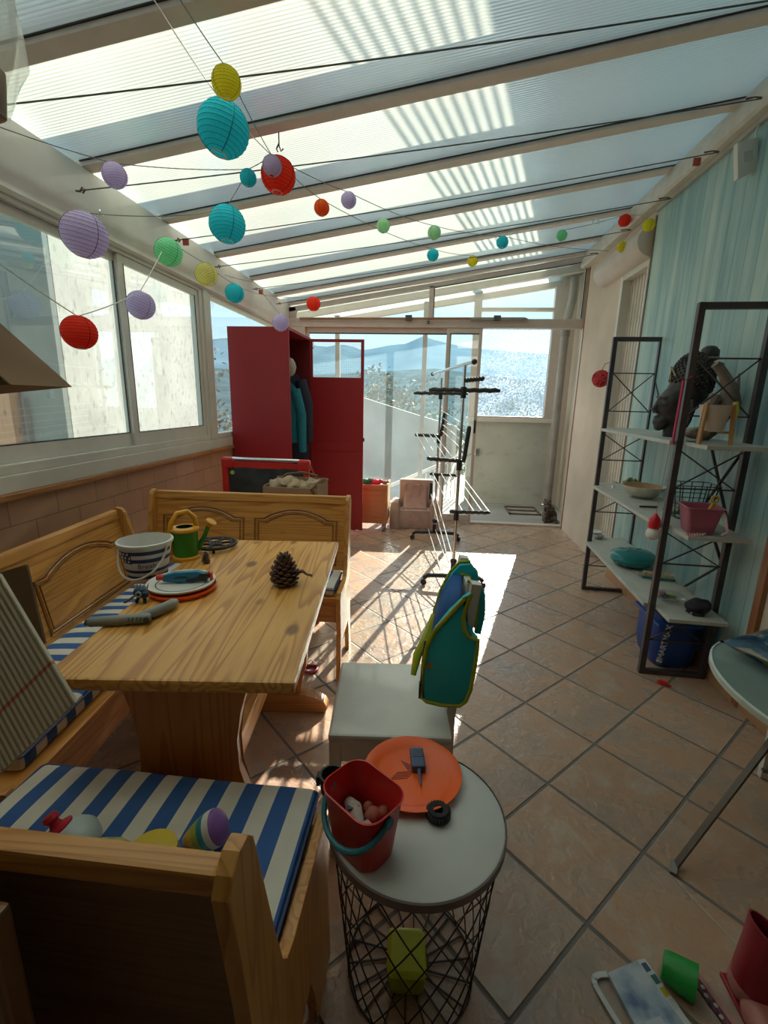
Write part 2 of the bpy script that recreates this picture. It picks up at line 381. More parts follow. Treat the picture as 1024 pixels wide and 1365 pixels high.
# right wall
struct(MB().box(XR, Y0, 0, 1.9, 2.06, 2.70).build('wall_right', plaster('beige plaster near', (.62, .55, .45))))
struct(MB().box(XR+.004, 2.06, 0, 1.9, 3.74, 2.70).build('wall_right', M('beige backing', (.6, .5, .4), .8)))
struct(MB().box(XR-.008, 2.09, 0, XR+.004, 3.74, 2.66).build('wall_right', blue_planks()))
struct(MB().box(XR-.022, 2.045, 0, XR+.002, 2.09, 2.4, .004).build('trim_20', wood('dark orange door frame', (.36, .14, .05), (.22, .08, .03), 'z')))
struct(MB().box(XR-.024, 2.09, 0, XR-.006, 3.74, .095, .003).build('baseboard_right', brick_tiles('orange skirting tile', (.46, .25, .12), (.50, .28, .14), (.2, .13, .08), .33, .2, (1, 2), 0, (.02, -.05, 0))))
struct(MB().box(XR-.02, Y0, 0, XR, 2.045, .095, .003).build('baseboard_right', MATS.get('x') or M('orange skirting', (.46, .25, .12), .5)))
struct(MB().box(XR-.014, 3.735, 0, XR+.01, 3.755, 2.62).build('trim_21', wood('brown edging strip', (.30, .15, .06), (.2, .1, .04), 'z')))
# shutter recess + far right wall
beige = plaster('beige plaster', (.64, .54, .44))
struct(MB().box(XR, 4.28, 0, 1.9, YB-.06, 2.70).box(XR, 3.755, 2.36, 1.9, 4.28, 2.70).build('wall_right', beige))
sh_ = struct(MB().box(1.56, 3.755, 0, 1.6, 4.28, 2.36).build('door_2', M('shutter dark slot', (.10, .09, .08), .7)))
for k in range(9):
    MB().box(1.545, 3.775+k*.055, .02, 1.562, 3.775+k*.055+.046, 2.34, .004).build('shutter_slat', M('cream shutter', (.55, .50, .42), .5), sh_)
MB().box(XR-.006, 4.24, 0, 1.56, 4.29, 2.36, .004).box(XR-.006, 3.755, 0, 1.56, 3.80, 2.36, .004).box(XR-.004, 3.8, 2.32, 1.56, 4.24, 2.37, .004).build('door_frame', ALU, sh_)
rb = [(XR+.02, 2.36)] + [(XR+.02-.13*math.sin(R(a)), 2.475-.115*math.cos(R(a))) for a in range(0, 181, 15)]
struct(MB().prism(rb, 3.77, 4.70, 'xz', bev=.02).build('trim_22', M('shutter roller box', (.60, .52, .45), .45, var=.05), smooth=True))
# ridge beam on the right wall
ri = [(XR+.02, 2.66), (XR-.06, 2.665), (XR-.075, 2.68), (XR-.075, 2.745), (XR-.05, 2.76), (XR-.05, 2.80), (XR+.02, 2.81)]
struct(MB().prism(ri, Y0, YB, 'xz').build('trim_23', M('ridge beam lacquer', (.60, .57, .50), .45, var=.08)))
struct(MB().box(XR-.03, Y0, 2.635, XR+.01, 3.74, 2.665, .006).build('trim_24', M('ridge cover strip', (.42, .40, .35), .5)))
# unseen wall behind the camera, its colour darkened to dim the foreground
struct(MB().box(-1.75, Y0-.15, 0, 1.9, Y0, 2.95).build('wall_back', plaster('dimming brown plaster', (.26, .22, .17))))
# end wall glazing
D = MB()
D.box(-1.62, YB-.04, 2.10, 1.56, YB+.05, 2.19, .006)
D.box(-1.62, YB-.04, 0, -1.40, YB+.05, 2.10, .006)
D.box(1.545, YB-.05, 0, 1.60, YB+.06, 2.78, .006).box(1.50, YB-.01, 0, 1.545, YB+.05, 2.1, .004)
D.box(-1.40, YB-.03, 0, 1.5, YB+.05, .022, .004)
d1 = struct(D.build('door_1', ALU2))
for x0, x1, y in ((-1.40, .165, YB+.015), (.115, .485, YB-.015)):
    s = MB(); a = .035
    s.box(x0, y-.014, .025, x0+a, y+.014, 2.10, .004).box(x1-a, y-.014, .025, x1, y+.014, 2.10, .004)
    s.box(x0+a, y-.014, .025, x1-a, y+.014, .10, .004).box(x0+a, y-.014, 2.045, x1-a, y+.014, 2.10, .004)
    s.build('sash', ALU2, d1)
    MB().box(x0+a-.005, y-.003, .095, x1-a+.005, y+.003, 2.05).build('pane', MIST if x0 < -1 else GLASS, d1)
    MB().box(x0+a, y-.016, 2.038, x1-a, y+.016, 2.046).build('gasket', RUB, d1)
MB().box(.455, YB-.036, 1.02, .475, YB-.028, 1.16, .003).build('door_handle', BLK, d1)
# transom above
T = MB()
T.box(-.085, YB-.02, 2.19, -.035, YB+.03, 2.51, .004)
T.box(-1.60, YB-.02, 2.19, -1.50, YB+.03, 2.30, .004)
def sl(x0, x1, dz0, dz1): return [(x0, roofz(x0)+dz0), (x1, roofz(x1)+dz0), (x1, roofz(x1)+dz1), (x0, roofz(x0)+dz1)]
T.prism(sl(-1.6, 1.55, -.045, .0), YB-.02, YB+.04, 'xz')
T.box(1.46, YB-.02, 2.19, 1.545, YB+.03, 2.72, .004)
t1 = struct(T.build('window_4', ALU2))
MB().prism([(-1.52, 2.19), (-.08, 2.19), (-.08, roofz(-.08)-.04), (-1.52, roofz(-1.52)-.04)], YB, YB+.006).build('pane', GLASS, t1)
MB().prism([(-.04, 2.19), (1.47, 2.19), (1.47, roofz(1.47)-.04), (-.04, roofz(-.04)-.04)], YB, YB+.006).build('pane', GLASS, t1)
g = MB()
g.box(-.035, YB-.023, 2.195, -.027, YB-.018, roofz(0)-.045).box(1.452, YB-.023, 2.195, 1.46, YB-.018, roofz(1.46)-.045)
g.prism([(x, z) for x, z in sl(-.03, 1.46, -.053, -.045)], YB-.023, YB-.018)
g.build('gasket', RUB, t1)
struct(MB().box(XR-.006, YB-.09, 0, XR+.012, YB-.062, 2.66).build('trim_25', wood('brown corner strip', (.33, .15, .07), (.22, .09, .04), 'z')))
struct(MB().box(XR+.0, YB-.062, 0, 1.62, YB-.04, 2.72).build('trim_26', ALU))
# outside: the house, porch and ground
HS = plaster('house render', (.55, .50, .42))
struct(MB().box(1.9, -4, -3, 6, 6.9, 5.9).build('wall_house', HS))
struct(MB().box(1.48, -4, 2.90, 1.9, 6.9, 5.9).build('wall_house', HS))
struct(MB().box(1.75, YB+.06, -.1, 1.9, 7.0, 2.9).build('wall_porch', plaster('porch render', (.58, .52, .42))))
struct(MB().box(-3.2, YB+.02, -.1, 1.8, 9.0, -.02).build('porch_floor', plaster('grey cement floor', (.34, .33, .31))))
pw = struct(MB().box(.50, 6.5, -.05, 1.56, 6.62, 1.10).build('wall_porch', plaster('pale green render', (.50, .52, .45), .35)))
MB().box(.46, 6.46, 1.10, 1.62, 6.66, 1.15, .005).build('sill', ALU, pw)
wn_ = MB()
for x0, x1 in ((.48, .575), (1.475, 1.56)): wn_.box(x0, 6.5, 1.15, x1, 6.58, 2.78)
wn_.box(.575, 6.5, 1.15, 1.475, 6.58, 1.175).box(.575, 6.5, 2.29, 1.475, 6.58, 2.35).box(.575, 6.5, 2.49, 1.475, 6.58, 2.53)
wn = struct(wn_.build('window_5', ALU2))
MB().box(.57, 6.53, 1.17, 1.48, 6.536, 2.30).build('pane', FROST, wn)
MB().box(1.56, 6.5, 0, 1.75, 6.6, 2.9).build('post', ALU2, wn)
for i, (x0, x1, z1) in enumerate(((-1.335, -1.275, 2.45), (-.165, -.105, 2.6))):
    struct(MB().box(x0, 6.5, -.05, x1, 6.56, z1).build('trim_%d' % (27+i), ALUD))
prf = MB()
for a, b in ((YB+.05, 5.9), (5.9, 6.62)):
    prf.quad((-1.9, a, roofz(-1.9)+.08), (1.75, a, roofz(1.75)+.08), (1.75, b, roofz(1.75)+.08), (-1.9, b, roofz(-1.9)+.08))
struct(prf.build('porch_roof', bpy.data.materials['ribbed polycarbonate']))
for i, y in enumerate((5.9, 6.58)):
    struct(MB().prism(sl(-1.9, 1.75, -.0, .07), y-.04, y+.04).build('trim_%d' % (30+i), ALU2))
pz = thing('drain_pipe', 'grey round drainpipe running down the porch corner beyond the open door', 'pipe', (1.585, 6.3, 0))
MB().tube([(0, 0, 0), (0, 0, 2.3), (.06, .05, 2.6), (.06, .05, 2.85)], .048, 14).build('pipe', M('weathered grey pvc', (.27, .245, .225), .55, var=.2, scale=5), pz, True)
MB().tube([(0, 0, 2.16), (0, 0, 2.28)], .056, 14).build('pipe_collar', M('grey pvc collar', (.22, .2, .19), .5), pz, True)
MB().bar((.06, .05, .9), (.06, .13, .9), .02).build('bracket', STEEL, pz)
sw = MB().box(1.70, 5.9, 1.28, 1.755, 5.97, 1.40, .008).build('wall_switch', WHT); tag(sw, 'small white wall switch beside the drainpipe on the porch', 'switch')
# balcony balustrade of the storey above
bl = MB().box(.98, 6.92, 3.55, 1.9, 6.97, 3.59).box(.98, 6.92, 5.35, 1.9, 6.97, 5.40)
for k_ in range(9): bl.box(.99+k_*.056, 6.93, 3.58, 1.008+k_*.056, 6.95, 5.36)
struct(bl.build('balcony', ALUD))
# parapet and stair rail seen through the dusty glass
pp = [(-2.25, -.1), (.45, -.1), (.45, .92), (-.27, 1.11), (-1.244, 1.389), (-2.25, 1.62)]
struct(MB().prism(pp, 8.5, 8.7).build('wall_parapet', plaster('grey parapet render', (.27, .28, .27))))
hr = thing('stair_rail', 'white sloping metal handrail outside beyond the glass door', 'handrail', (0, 6.7, 0))
MB().bar((-.9, 0, -.02), (.46, 0, .62), .045).bar((.25, .3, .05), (.46, .3, .8), .03).build('rail', WHT, hr)
for k_ in range(9): 
    x = -.05+k_*.06; MB().bar((x, 0, 0), (x, 0, .36+x*.46), .014).build('baluster', WHT, hr)
mt = MB()
for a in range(3): mt.box(0+.0, .0+a*.21, 0, .40, .02+a*.21, .02)
mt.box(0, 0, 0, .02, .44, .02).box(.38, 0, 0, .40, .44, .02)
o = mt.build('boot_scraper', M('brown rusty iron', (.16, .11, .08), .7), loc=(1.02, 5.86, -.02)); tag(o, 'rusty rectangular boot scraper frame lying on the porch floor', 'boot scraper')
# wall hook on porch
hk = MB().bar((.36, 6.48, .60), (.62, 6.49, .68), .025).box(.60, 6.47, .64, .66, 6.5, .74, .01).build('wall_bracket', STEEL)
tag(hk, 'grey metal bracket on the low porch wall behind the rack', 'bracket')
# neighbouring building
nb = thing('neighbour_house', 'white rendered outbuilding with dark streaks outside the left window', 'building', (-3.5, 4.3, -2))
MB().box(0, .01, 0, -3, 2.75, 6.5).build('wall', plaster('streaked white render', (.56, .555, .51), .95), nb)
MB().box(.0, -.0, 0, -3, -.06, 6.5).build('side_wall', plaster('shade-toned grey render', (.20, .23, .22), .2), nb)  # side away from the sun: its shade is put into a darker grey
MB().box(-.43, -.08, 0, -.72, -.2, 3.45).build('post', wood('orange timber post', (.6, .26, .1), (.45, .18, .07), 'z'), nb)
MB().box(-.36, -.07, 0, -.43, -.12, 3.3).build('downpipe', M('brown downpipe', (.16, .13, .11), .6), nb)
struct(MB().box(-300, -60, -6.2, 300, 200, -6).build('ground', plaster('dry grass', (.22, .24, .12))))
# mountains
ridge = [(-1400, 78), (-900, 86), (-560, 84), (-375, 95), (-352, 98), (-280, 84), (-206, 89), (-182, 84.4), (-160, 89), (-141, 88.4), (-119, 80.4), (-98, 84), (-73, 89), (-43, 91.6), (-23, 104.4), (-7, 98.8), (23, 92), (57, 86), (142, 80), (300, 70), (600, 60), (900, 50)]
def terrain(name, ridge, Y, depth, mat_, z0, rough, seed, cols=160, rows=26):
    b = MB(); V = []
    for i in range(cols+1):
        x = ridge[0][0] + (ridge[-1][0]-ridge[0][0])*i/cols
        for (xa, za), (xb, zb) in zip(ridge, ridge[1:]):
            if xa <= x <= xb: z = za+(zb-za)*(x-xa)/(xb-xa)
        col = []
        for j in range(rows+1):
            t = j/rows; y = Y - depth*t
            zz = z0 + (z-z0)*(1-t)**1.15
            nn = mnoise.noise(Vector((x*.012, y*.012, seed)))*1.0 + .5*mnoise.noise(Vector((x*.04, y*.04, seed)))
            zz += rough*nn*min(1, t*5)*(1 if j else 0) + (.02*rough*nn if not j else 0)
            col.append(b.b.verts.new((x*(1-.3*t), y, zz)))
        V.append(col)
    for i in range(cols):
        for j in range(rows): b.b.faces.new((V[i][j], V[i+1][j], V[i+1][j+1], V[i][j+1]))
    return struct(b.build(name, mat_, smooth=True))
terrain('mountain_range', ridge, 800, 560, M('haze blue rock', (.16, .265, .32), 1, var=.06, scale=.02, spec=0), -5, 5, 3)  # blue distance haze is put into the rock colour
terrain('hillside', [(-500, 8), (-200, 20), (-60, 13), (0, 17), (80, 9), (200, 14), (400, 5)], 240, 170, M('hazed wooded slope', (.09, .14, .15), 1, var=.3, scale=.15, spec=0), -6, 5, 7, 90, 14)  # bluish base colour carries the haze over the slope

# ================================================================== FURNITURE
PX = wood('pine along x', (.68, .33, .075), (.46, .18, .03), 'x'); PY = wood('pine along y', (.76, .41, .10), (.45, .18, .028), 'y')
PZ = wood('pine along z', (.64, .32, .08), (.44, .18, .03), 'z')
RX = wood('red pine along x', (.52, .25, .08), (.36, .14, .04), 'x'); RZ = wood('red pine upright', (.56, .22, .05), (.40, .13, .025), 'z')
DX = wood('shade-toned pine along x', (.26, .14, .06), (.17, .085, .035), 'x'); GRV = M('groove stain', (.24, .10, .022), .5)  # DX is the same pine with shade put into its colour
BLUE, OFFW = (.035, .12, .36), (.70, .68, .60)
# ---- dining table
T = thing('dining_table', 'pine trestle dining table with toys and a pine cone on its top', 'table', (-.607, 1.375, 0), R(6))
tp = MB().box(-.28, -.525, .715, .28, .525, .745, .008).build('tabletop', PY, T)
def half(pts): return pts + [(-x, z) for x, z in pts[::-1]]
ped = half([(.15, .715), (.15, .67), (.132, .61), (.116, .53), (.118, .45), (.142, .37), (.158, .30), (.152, .22), (.128, .15), (.12, .075)])
foot = half([(.15, .085), (.19, .075), (.23, .05), (.245, .025), (.235, .0)])
for y in (-.43, .40):
    MB().prism(ped, y-.018, y+.018, 'xz', bev=.004).build('pedestal', RZ, T)
    MB().prism(foot, y-.03, y+.03, 'xz', bev=.004).build('foot', RX, T)
MB().box(-.025, -.41, .20, .025, .385, .29, .004).build('stretcher', PY, T)
for y in (-.47, .44): MB().box(-.2, y, .69, .2, y+.02, .715).build('top_batten', PX, T)

# ---- benches
def bench(name, label, L, loc, rz, Dp=.38, hb=.84, dark=False, arches=True, both=True):
    t = thing(name, label, 'bench', loc, rz, None)
    side = [(0, 0), (.06, 0), (.075, .10), (.10, .2), (.30, .2), (.33, .10), (.35, 0), (Dp+.01, 0), (Dp, .12), (Dp-.015, .25), (Dp+.0, .36), (Dp, .43), (Dp-.02, .455), (.20, .455), (.16, .47), (.14, .50), (.115, .60), (.06, hb), (.045, hb+.018), (.02, hb+.022), (0, hb+.01), (-.012, hb-.01), (.02, .6), (.035, .44)]
    for x in ((0, L) if both else (L,)):
        MB().prism(side, x-.011 if x else -.0, x+.011 if x else .022, 'yz', bev=.003).build('side_panel', PZ, t)
    MB().box(.022, .09, .40, L-.011, Dp-.02, .425, .004).build('seat', PX, t)
    MB().box(.022, Dp-.045, .30, L-.011, Dp-.022, .415, .003).build('apron', RX, t)
    sh_m = Matrix(((1, 0, 0, 0), (0, 1, -.17, .156), (0, 0, 1, 0), (0, 0, 0, 1)))
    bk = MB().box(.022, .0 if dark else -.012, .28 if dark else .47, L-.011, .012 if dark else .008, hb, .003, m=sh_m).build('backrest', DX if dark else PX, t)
    MB().box(.018, -.016, hb-.03, L-.007, .014, hb+.012, .006, m=sh_m).build('top_rail', PX, t)
    if arches:
        n_ = 2; w_ = (L-.06)/n_
        for i in range(n_):
            a = .04+i*w_+.03; b = .04+(i+1)*w_-.03
            top = hb-.085
            pts = [(a, .50), (a, top-.03), (a+.05, top-.03)]
            for k_ in range(1, 16):
                u_ = k_/16; pts.append((a+.05+(b-a-.10)*u_, top-.03+.05*math.sin(math.pi*u_)**.8))
            pts += [(b-.05, top-.03), (b, top-.03), (b, .50)]
            for off, rr, mm in ((0, .0045, GRV), (.010, .004, PX), (.02, .0035, GRV)):
                P = []
                for (x, z) in pts:
                    cx = (a+b)/2; fx = (x-cx)/((b-a)/2); zz = z-off if z > .52 else z+off
                    P.append(sh_m @ Vector((x-off*fx, .0085, zz)))
                MB().tube(P, rr, 6, closed=True).build('panel_moulding' if mm is PX else 'panel_groove', mm, bk, True)
    return t
nb1 = bench('corner_bench', 'pine bench nearest the camera, seen over its shade-toned backrest', .70, (-.905, .385, 0), 0, Dp=.47, hb=.83, dark=True, arches=False)
MB().box(-.04, -.052, 0, .463, -.024, .80, .005).build('corner_panel', wood('shade-toned pine upright', (.33, .19, .09), (.22, .11, .05), 'z'), nb1)  # same pine again, darkened in colour for the shade on this side
lb = bench('corner_bench', 'pine bench along the tiled wall under the left windows', 1.22, (-1.46, 1.985, 0), R(-85), Dp=.44, hb=.82)
fb = bench('corner_bench', 'pine bench on the far side of the table in front of the red cupboard', 1.055, (-.405, 2.375, 0), R(182), Dp=.36, hb=.845)
def cushion(label, L, W, x, y, parent_loc, rz, rot_y=0, z0=.425, th=.055, off=0, top=None):
    b = MB().box(-L/2, -W/2, 0, L/2, W/2, th, .016)
    bmesh.ops.subdivide_edges(b.b, edges=[e for e in b.b.edges if e.calc_length() > .1], cuts=14, use_grid_fill=True)
    for v in b.b.verts:
        if v.co.z > th*.5:
            v.co.z += .006*mnoise.noise(Vector((v.co.x*6, v.co.y*6, L))) + .008*(1-abs(v.co.y*2/W)**3)*(1-abs(v.co.x*2/L)**6)
    o = b.build('seat_cushion', stripes('blue and white stripes %s' % label[:12], OFFW, BLUE, .078, 0, off), smooth=True)
    o.location = parent_loc; o.rotation_euler = (0, 0, rz)
    pts = [(px_, py_, th-.012) for px_, py_ in rect(L+.003, W+.003, .012, 3)]
    MB().tube(pts, .0035, 5, closed=True).build('piping', M('navy piping', (.05, .08, .2), .7), o)
    return tag(o, label, 'cushion')
cushion('blue and white striped seat cushion on the bench nearest the camera', .68, .36, 0, 0, (-.563, .695, .4265), 0, off=.02)
cushion('blue and white striped seat cushion on the bench along the tiled wall', 1.10, .30, 0, 0, (-1.175, 1.42, .4265), R(-85), off=.01)
cushion('blue and white striped seat cushion on the bench beyond the table', 1.0, .25, 0, 0, (-.935, 2.16, .4265), R(182), off=.03, th=.045)

# ---- white chair
CH = thing('white_chair', 'white painted wooden chair with a float vest hung on its back', 'chair', (-.105, 1.315, 0), R(5))
MB().box(-.165, -.19, .405, .185, .19, .43, .008).build('seat', M('white seat paint', (.60, .61, .58), .3, var=.05), CH)
for x, y in ((-.145, -.17), (-.145, .17)):
    MB().box(x-.018, y-.018, 0, x+.018, y+.018, .405, .003).build('leg', WHT, CH)
for y in (-.055, .175):
    MB().bar((.198, y, 0), (.195, y, .42), .034, .03, bev=.003).bar((.195, y, .41), (.248, y, .845), .034, .03, bev=.003).build('back_post', M('cream chair paint', (.64, .59, .52), .4, var=.05), CH)
MB().box(-.14, -.185, .34, .17, -.165, .405).box(-.14, .15, .34, .17, .17, .405).box(-.155, -.16, .34, -.135, .16, .405).build('seat_rail', WHT, CH)
MB().bar((.233, -.04, .80), (.233, .16, .80), .018, .07).build('top_slat', WHT, CH)
MB().bar((.216, -.04, .66), (.216, .16, .66), .016, .05).build('back_slat', WHT, CH)
MB().bar((.175, -.04, .2), (.175, .16, .2), .02).build('rear_stretcher', WHT, CH)

# ---- wire basket side table
ST = thing('side_table', 'round white side table on a dark wire basket base', 'table', (.004, .868, 0))
MB().lathe([(0, .432), (.190, .432), (.195, .435), (.195, .447), (.191, .45), (0, .45)], 64).build('tabletop', M('satin white table top', (.62, .64, .62), .4, var=.04), ST, True)
MB().lathe([(.195, .428), (.1985, .430), (.1985, .449), (.195, .451)], 64).build('top_rim', M('mauve grey rim', (.2, .16, .17), .5), ST, True)
W = MB(); nW = 18; r0, r1 = .150, .188
def P_(a, z): r_ = r0+(r1-r0)*z/.43; return (r_*math.cos(a), r_*math.sin(a), z)
WM = M('dark brown wire', (.06, .045, .04), .45, metal=.6)
for sgn in (1, -1):
    w_ = MB()
    for k_ in range(nW):
        a0 = 2*math.pi*k_/nW
        w_.tube([P_(a0+sgn*t_/8*1.25, .006+t_/8*.42) for t_ in range(9)], .0017, 5)
    w_.build('wire_lattice', WM, ST)
for z, rr in ((.006, r0), (.426, r1)): MB().tube([P_(2*math.pi*k_/40, z) for k_ in range(40)], .003, 6, closed=True).build('wire_ring', WM, ST)
w_ = MB().tube([(.045*math.cos(2*math.pi*k_/24), .045*math.sin(2*math.pi*k_/24), .006) for k_ in range(24)], .002, 5, closed=True)
for k_ in range(nW): 
    a = 2*math.pi*k_/nW; w_.bar((.045*math.cos(a), .045*math.sin(a), .006), (r0*math.cos(a+.15), r0*math.sin(a+.15), .006), .0034)
w_.build('wire_floor', WM, ST)

# ---- red cupboard with open door
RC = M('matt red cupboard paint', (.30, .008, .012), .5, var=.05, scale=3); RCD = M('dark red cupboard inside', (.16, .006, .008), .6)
CB = thing('red_cupboard', 'tall red locker cupboard standing with its door swung open', 'cupboard', (-1.62, 3.72, 0))
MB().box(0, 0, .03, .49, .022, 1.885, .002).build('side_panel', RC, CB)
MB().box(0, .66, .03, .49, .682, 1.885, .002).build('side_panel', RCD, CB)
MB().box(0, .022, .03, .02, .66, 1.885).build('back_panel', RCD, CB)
MB().box(.0, .022, 1.865, .49, .66, 1.885).build('top_panel', RC, CB)
MB().box(.0, .022, .05, .49, .66, .075).build('bottom_panel', RC, CB)
MB().tube([(.27, .03, 1.72), (.27, .65, 1.72)], .010, 8).build('hanging_rail', STEEL, CB, True)
dr = MB().box(0, 0, 0, .505, .018, .86, .002).box(0, 0, .86, .505, .018, 1.455).box(0, 0, 1.455, .028, .018, 1.79).box(.477, 0, 1.455, .505, .018, 1.79).box(.028, 0, 1.765, .477, .018, 1.79)
dd = dr.build('door', RC, CB, loc=(.475, .69, .09), rot=(0, 0, R(0)))
MB().box(.03, -.006, .78, .475, .0, .86, .002).build('cross_rail', RC, dd)
mm = MB()
for k_ in range(38): mm.bar((.028+k_*.0118, .009, 1.455), (.028+k_*.0118, .009, 1.765), .0012)
for k_ in range(26): mm.bar((.028, .009, 1.457+k_*.0118), (.477, .009, 1.457+k_*.0118), .0012)
mm.build('wire_mesh', M('galvanised mesh', (.5, .5, .5), .5, metal=.3), dd)
MB().box(.503, -.008, .875, .518, .0, .91, .003).build('latch', BLK, dd)
MB().box(.44, -.01, -.01, .475, .0, .008, .002).build('door_label', WHT, dd)
# clothes hanging in it
def garment(label, col, y, w_, z1, z0, seed, x0=.27):
    b = MB(); n_, m_ = 14, 16; V = []
    t = thing('hanging_jacket', label, 'jacket', (-1.62+x0, y, 0), 0)
    prof_ = []
    for j in range(m_+1):
        u_ = j/m_; z = z1+(z0-z1)*u_; ww = w_*(.25+.75*min(1, u_*5)**.6)*(1+.12*u_)
        row = []
        for i in range(n_*2):
            a = 2*math.pi*i/(n_*2); fold = 1+.10*math.sin(a*5+seed+u_*3)
            row.append(b.b.verts.new((ww*math.cos(a)*fold, .045*math.sin(a)*fold*(.4+.6*min(1, u_*5)), z)))
        V.append(row)
    for A_, B_ in zip(V, V[1:]):
        for i in range(n_*2): b.b.faces.new((A_[i], A_[(i+1) % (n_*2)], B_[(i+1) % (n_*2)], B_[i]))
    b.b.faces.new(V[0]); b.b.faces.new(V[-1][::-1])
    b.build('body', M('cloth '+label[:14], col, .9, bump=.4, scale=30), t, True)
    s_ = MB().tube([(w_*.8, 0, z1-.10), (w_*1.12, .0, z1-.3), (w_*1.16, -.005, z1-.62)], [.05, .045, .035], 10).build('sleeve', M('cloth '+label[:14], col, .9), t, True)
    MB().tube([(0, 0, z1-.02), (0, 0, z1+.03), (.0, .02, 1.735)], .003, 6).build('hanger_hook', STEEL, t)
    return t
garment('dark navy coat hanging in the red cupboard, long with wide shoulder', (.02, .025, .045), 4.10, .20, 1.60, .72, 1, .31)
garment('teal jacket hanging behind the front panel of the red cupboard', (.01, .16, .22), 3.96, .17, 1.52, .98, 4, .32)
hat = MB().ball((0, 0, 0), .05, 2, (1, 1, 1.5)).build('fur_collar', M('pale fur', (.42, .38, .33), 1, bump=1, scale=60), smooth=True, loc=(-1.185, 3.93, 1.60))
tag(hat, 'pale furry hood hanging at the top of the red cupboard opening', 'hood')

# ---- chalkboard easel
EA = thing('chalkboard_easel', 'folded toy chalkboard with red plastic frame behind the far bench', 'easel', (-1.07, 2.95, 0), R(-2))
MB().box(-.255, -.012, .40, .255, .0, .90, .004).build('board', M('chalky blackboard', (.035, .04, .04), .8, var=.7, scale=7), EA)
fr = MB().box(-.30, -.02, .62, -.255, .015, .93, .012).box(.255, -.02, .55, .295, .015, .93, .012)
fr.box(-.30, -.025, .89, -.22, .03, .965, .015).box(.22, -.025, .89, .30, .03, .965, .015)
fr.prism([(-.22, .90), (-.12, .905), (0, .885), (.12, .905), (.22, .90), (.22, .935), (-.22, .935)], -.01, .012)
fr.build('frame', RED, EA)
MB().tube([(-.23, 0, .955), (.23, 0, .955)], .013, 12).build('tube_handle', STEEL, EA, True)
MB().bar((-.275, .0, 0), (-.275, 0, .62), .02).bar((.275, 0, 0), (.275, 0, .56), .02).bar((-.275, .25, 0), (-.275, .01, .6), .02).bar((.275, .25, 0), (.275, .01, .55), .02).build('leg', BLK, EA)
MB().lathe([(0, 0), (.014, 0), (.014, .008), (0, .010)], 16, (-.225, -.012, .865), Matrix.Rotation(R(90), 4, 'X')).build('magnet', M('lime magnet', (.35, .5, .12), .5), EA, True)
MB().tube([(.295, 0, .94), (.33, .01, .85), (.325, .02, .72), (.30, .02, .66)], .006, 6).build('strap', RED, EA, True)
# ---- basket with brown paper
WB = thing('paper_basket', 'low brown cardboard basket full of crumpled kraft paper behind the far bench', 'basket', (-.80, 2.72, 0), R(-2))
KR = M('kraft cardboard', (.30, .19, .11), .85, bump=.3); KR2 = M('crumpled kraft paper', (.38, .27, .16), .9, bump=.6)
MB().box(-.165, -.12, .0, .165, -.112, .845, .002).box(-.165, .112, 0, .165, .12, .87, .002).box(-.165, -.112, 0, -.157, .112, .85).box(.157, -.112, 0, .165, .112, .87, .002).build('box', KR, WB)
random.seed(4); pb = MB()
for k_ in range(5):
    pb.ball((-.11+k_*.055, .01*math.sin(k_*2.1), .835+.012*math.sin(k_*1.7)), .055, 3, (1.1, 1.5, .75))
for v in pb.b.verts: v.co += Vector((mnoise.noise(v.co*22), mnoise.noise(v.co*25+Vector((5, 0, 0))), mnoise.noise(v.co*30)))*.022
pb.build('crumpled_paper', KR2, WB, True)
MB().tube([(.15, -.115, .80), (.13, -.13, .845), (.155, -.1, .87), (.168, .0, .885), (.165, .11, .86)], .008, 6).tube([(-.16, .10, .84), (-.1, .12, .885), (.0, .12, .90), (.1, .12, .88)], .008, 6).build('rim', M('dark kraft rim', (.17, .1, .055), .8), WB, True)

# ---- toy chest on castors
TC = thing('toy_chest', 'orange wooden toy chest on castors left of the pink armchair', 'chest', (-.70, 4.86, 0))
OW = wood('orange plywood', (.50, .22, .09), (.40, .16, .06), 'x', knots=False)
PW = wood('pale plywood edge', (.66, .48, .28), (.55, .38, .2), 'z', knots=False)
MB().box(-.32, -.14, .11, .27, -.125, .49, .003).build('front_panel', OW, TC)
MB().box(-.32, -.150, .455, .275, -.14, .50).box(-.32, -.150, .09, .275, -.14, .13).box(.245, -.150, .13, .275, -.14, .455).build('front_frame', OW, TC)
MB().box(.262, -.125, .10, .277, .16, .51, .003).build('side_panel', PW, TC)
MB().box(-.32, -.125, .10, -.305, .16, .50).box(-.305, .145, .1, .262, .16, .51).box(-.305, -.125, .1, .262, .145, .12).build('back_panel', OW, TC)
for x in (.235, -.28):
    for y in (-.10, .12):
        c = MB().lathe([(0, -.013), (.036, -.013), (.040, -.007), (.040, .007), (.036, .013), (0, .013)], 20, (x, y, .04), Matrix.Rotation(R(90), 4, 'Y') @ Matrix.Rotation(0, 4, 'Z')).build('castor_wheel', M('grey castor', (.35, .35, .36), .5), TC, True)
        MB().box(x-.02, y-.015, .055, x+.02, y+.015, .1, .003).build('castor_fork', STEEL, c)
tc_ = [('red toy block among the toys on the chest', (.5, .02, .04), -.11, .04), ('green leafy toy between the red toys on the chest', (.02, .22, .08), .02, .05), ('pink and red soft toy at the right end of the chest', (.6, .03, .08), .14, .045), ('grey brown toy lying on the chest edge by the armchair', (.25, .2, .15), .235, .03)]
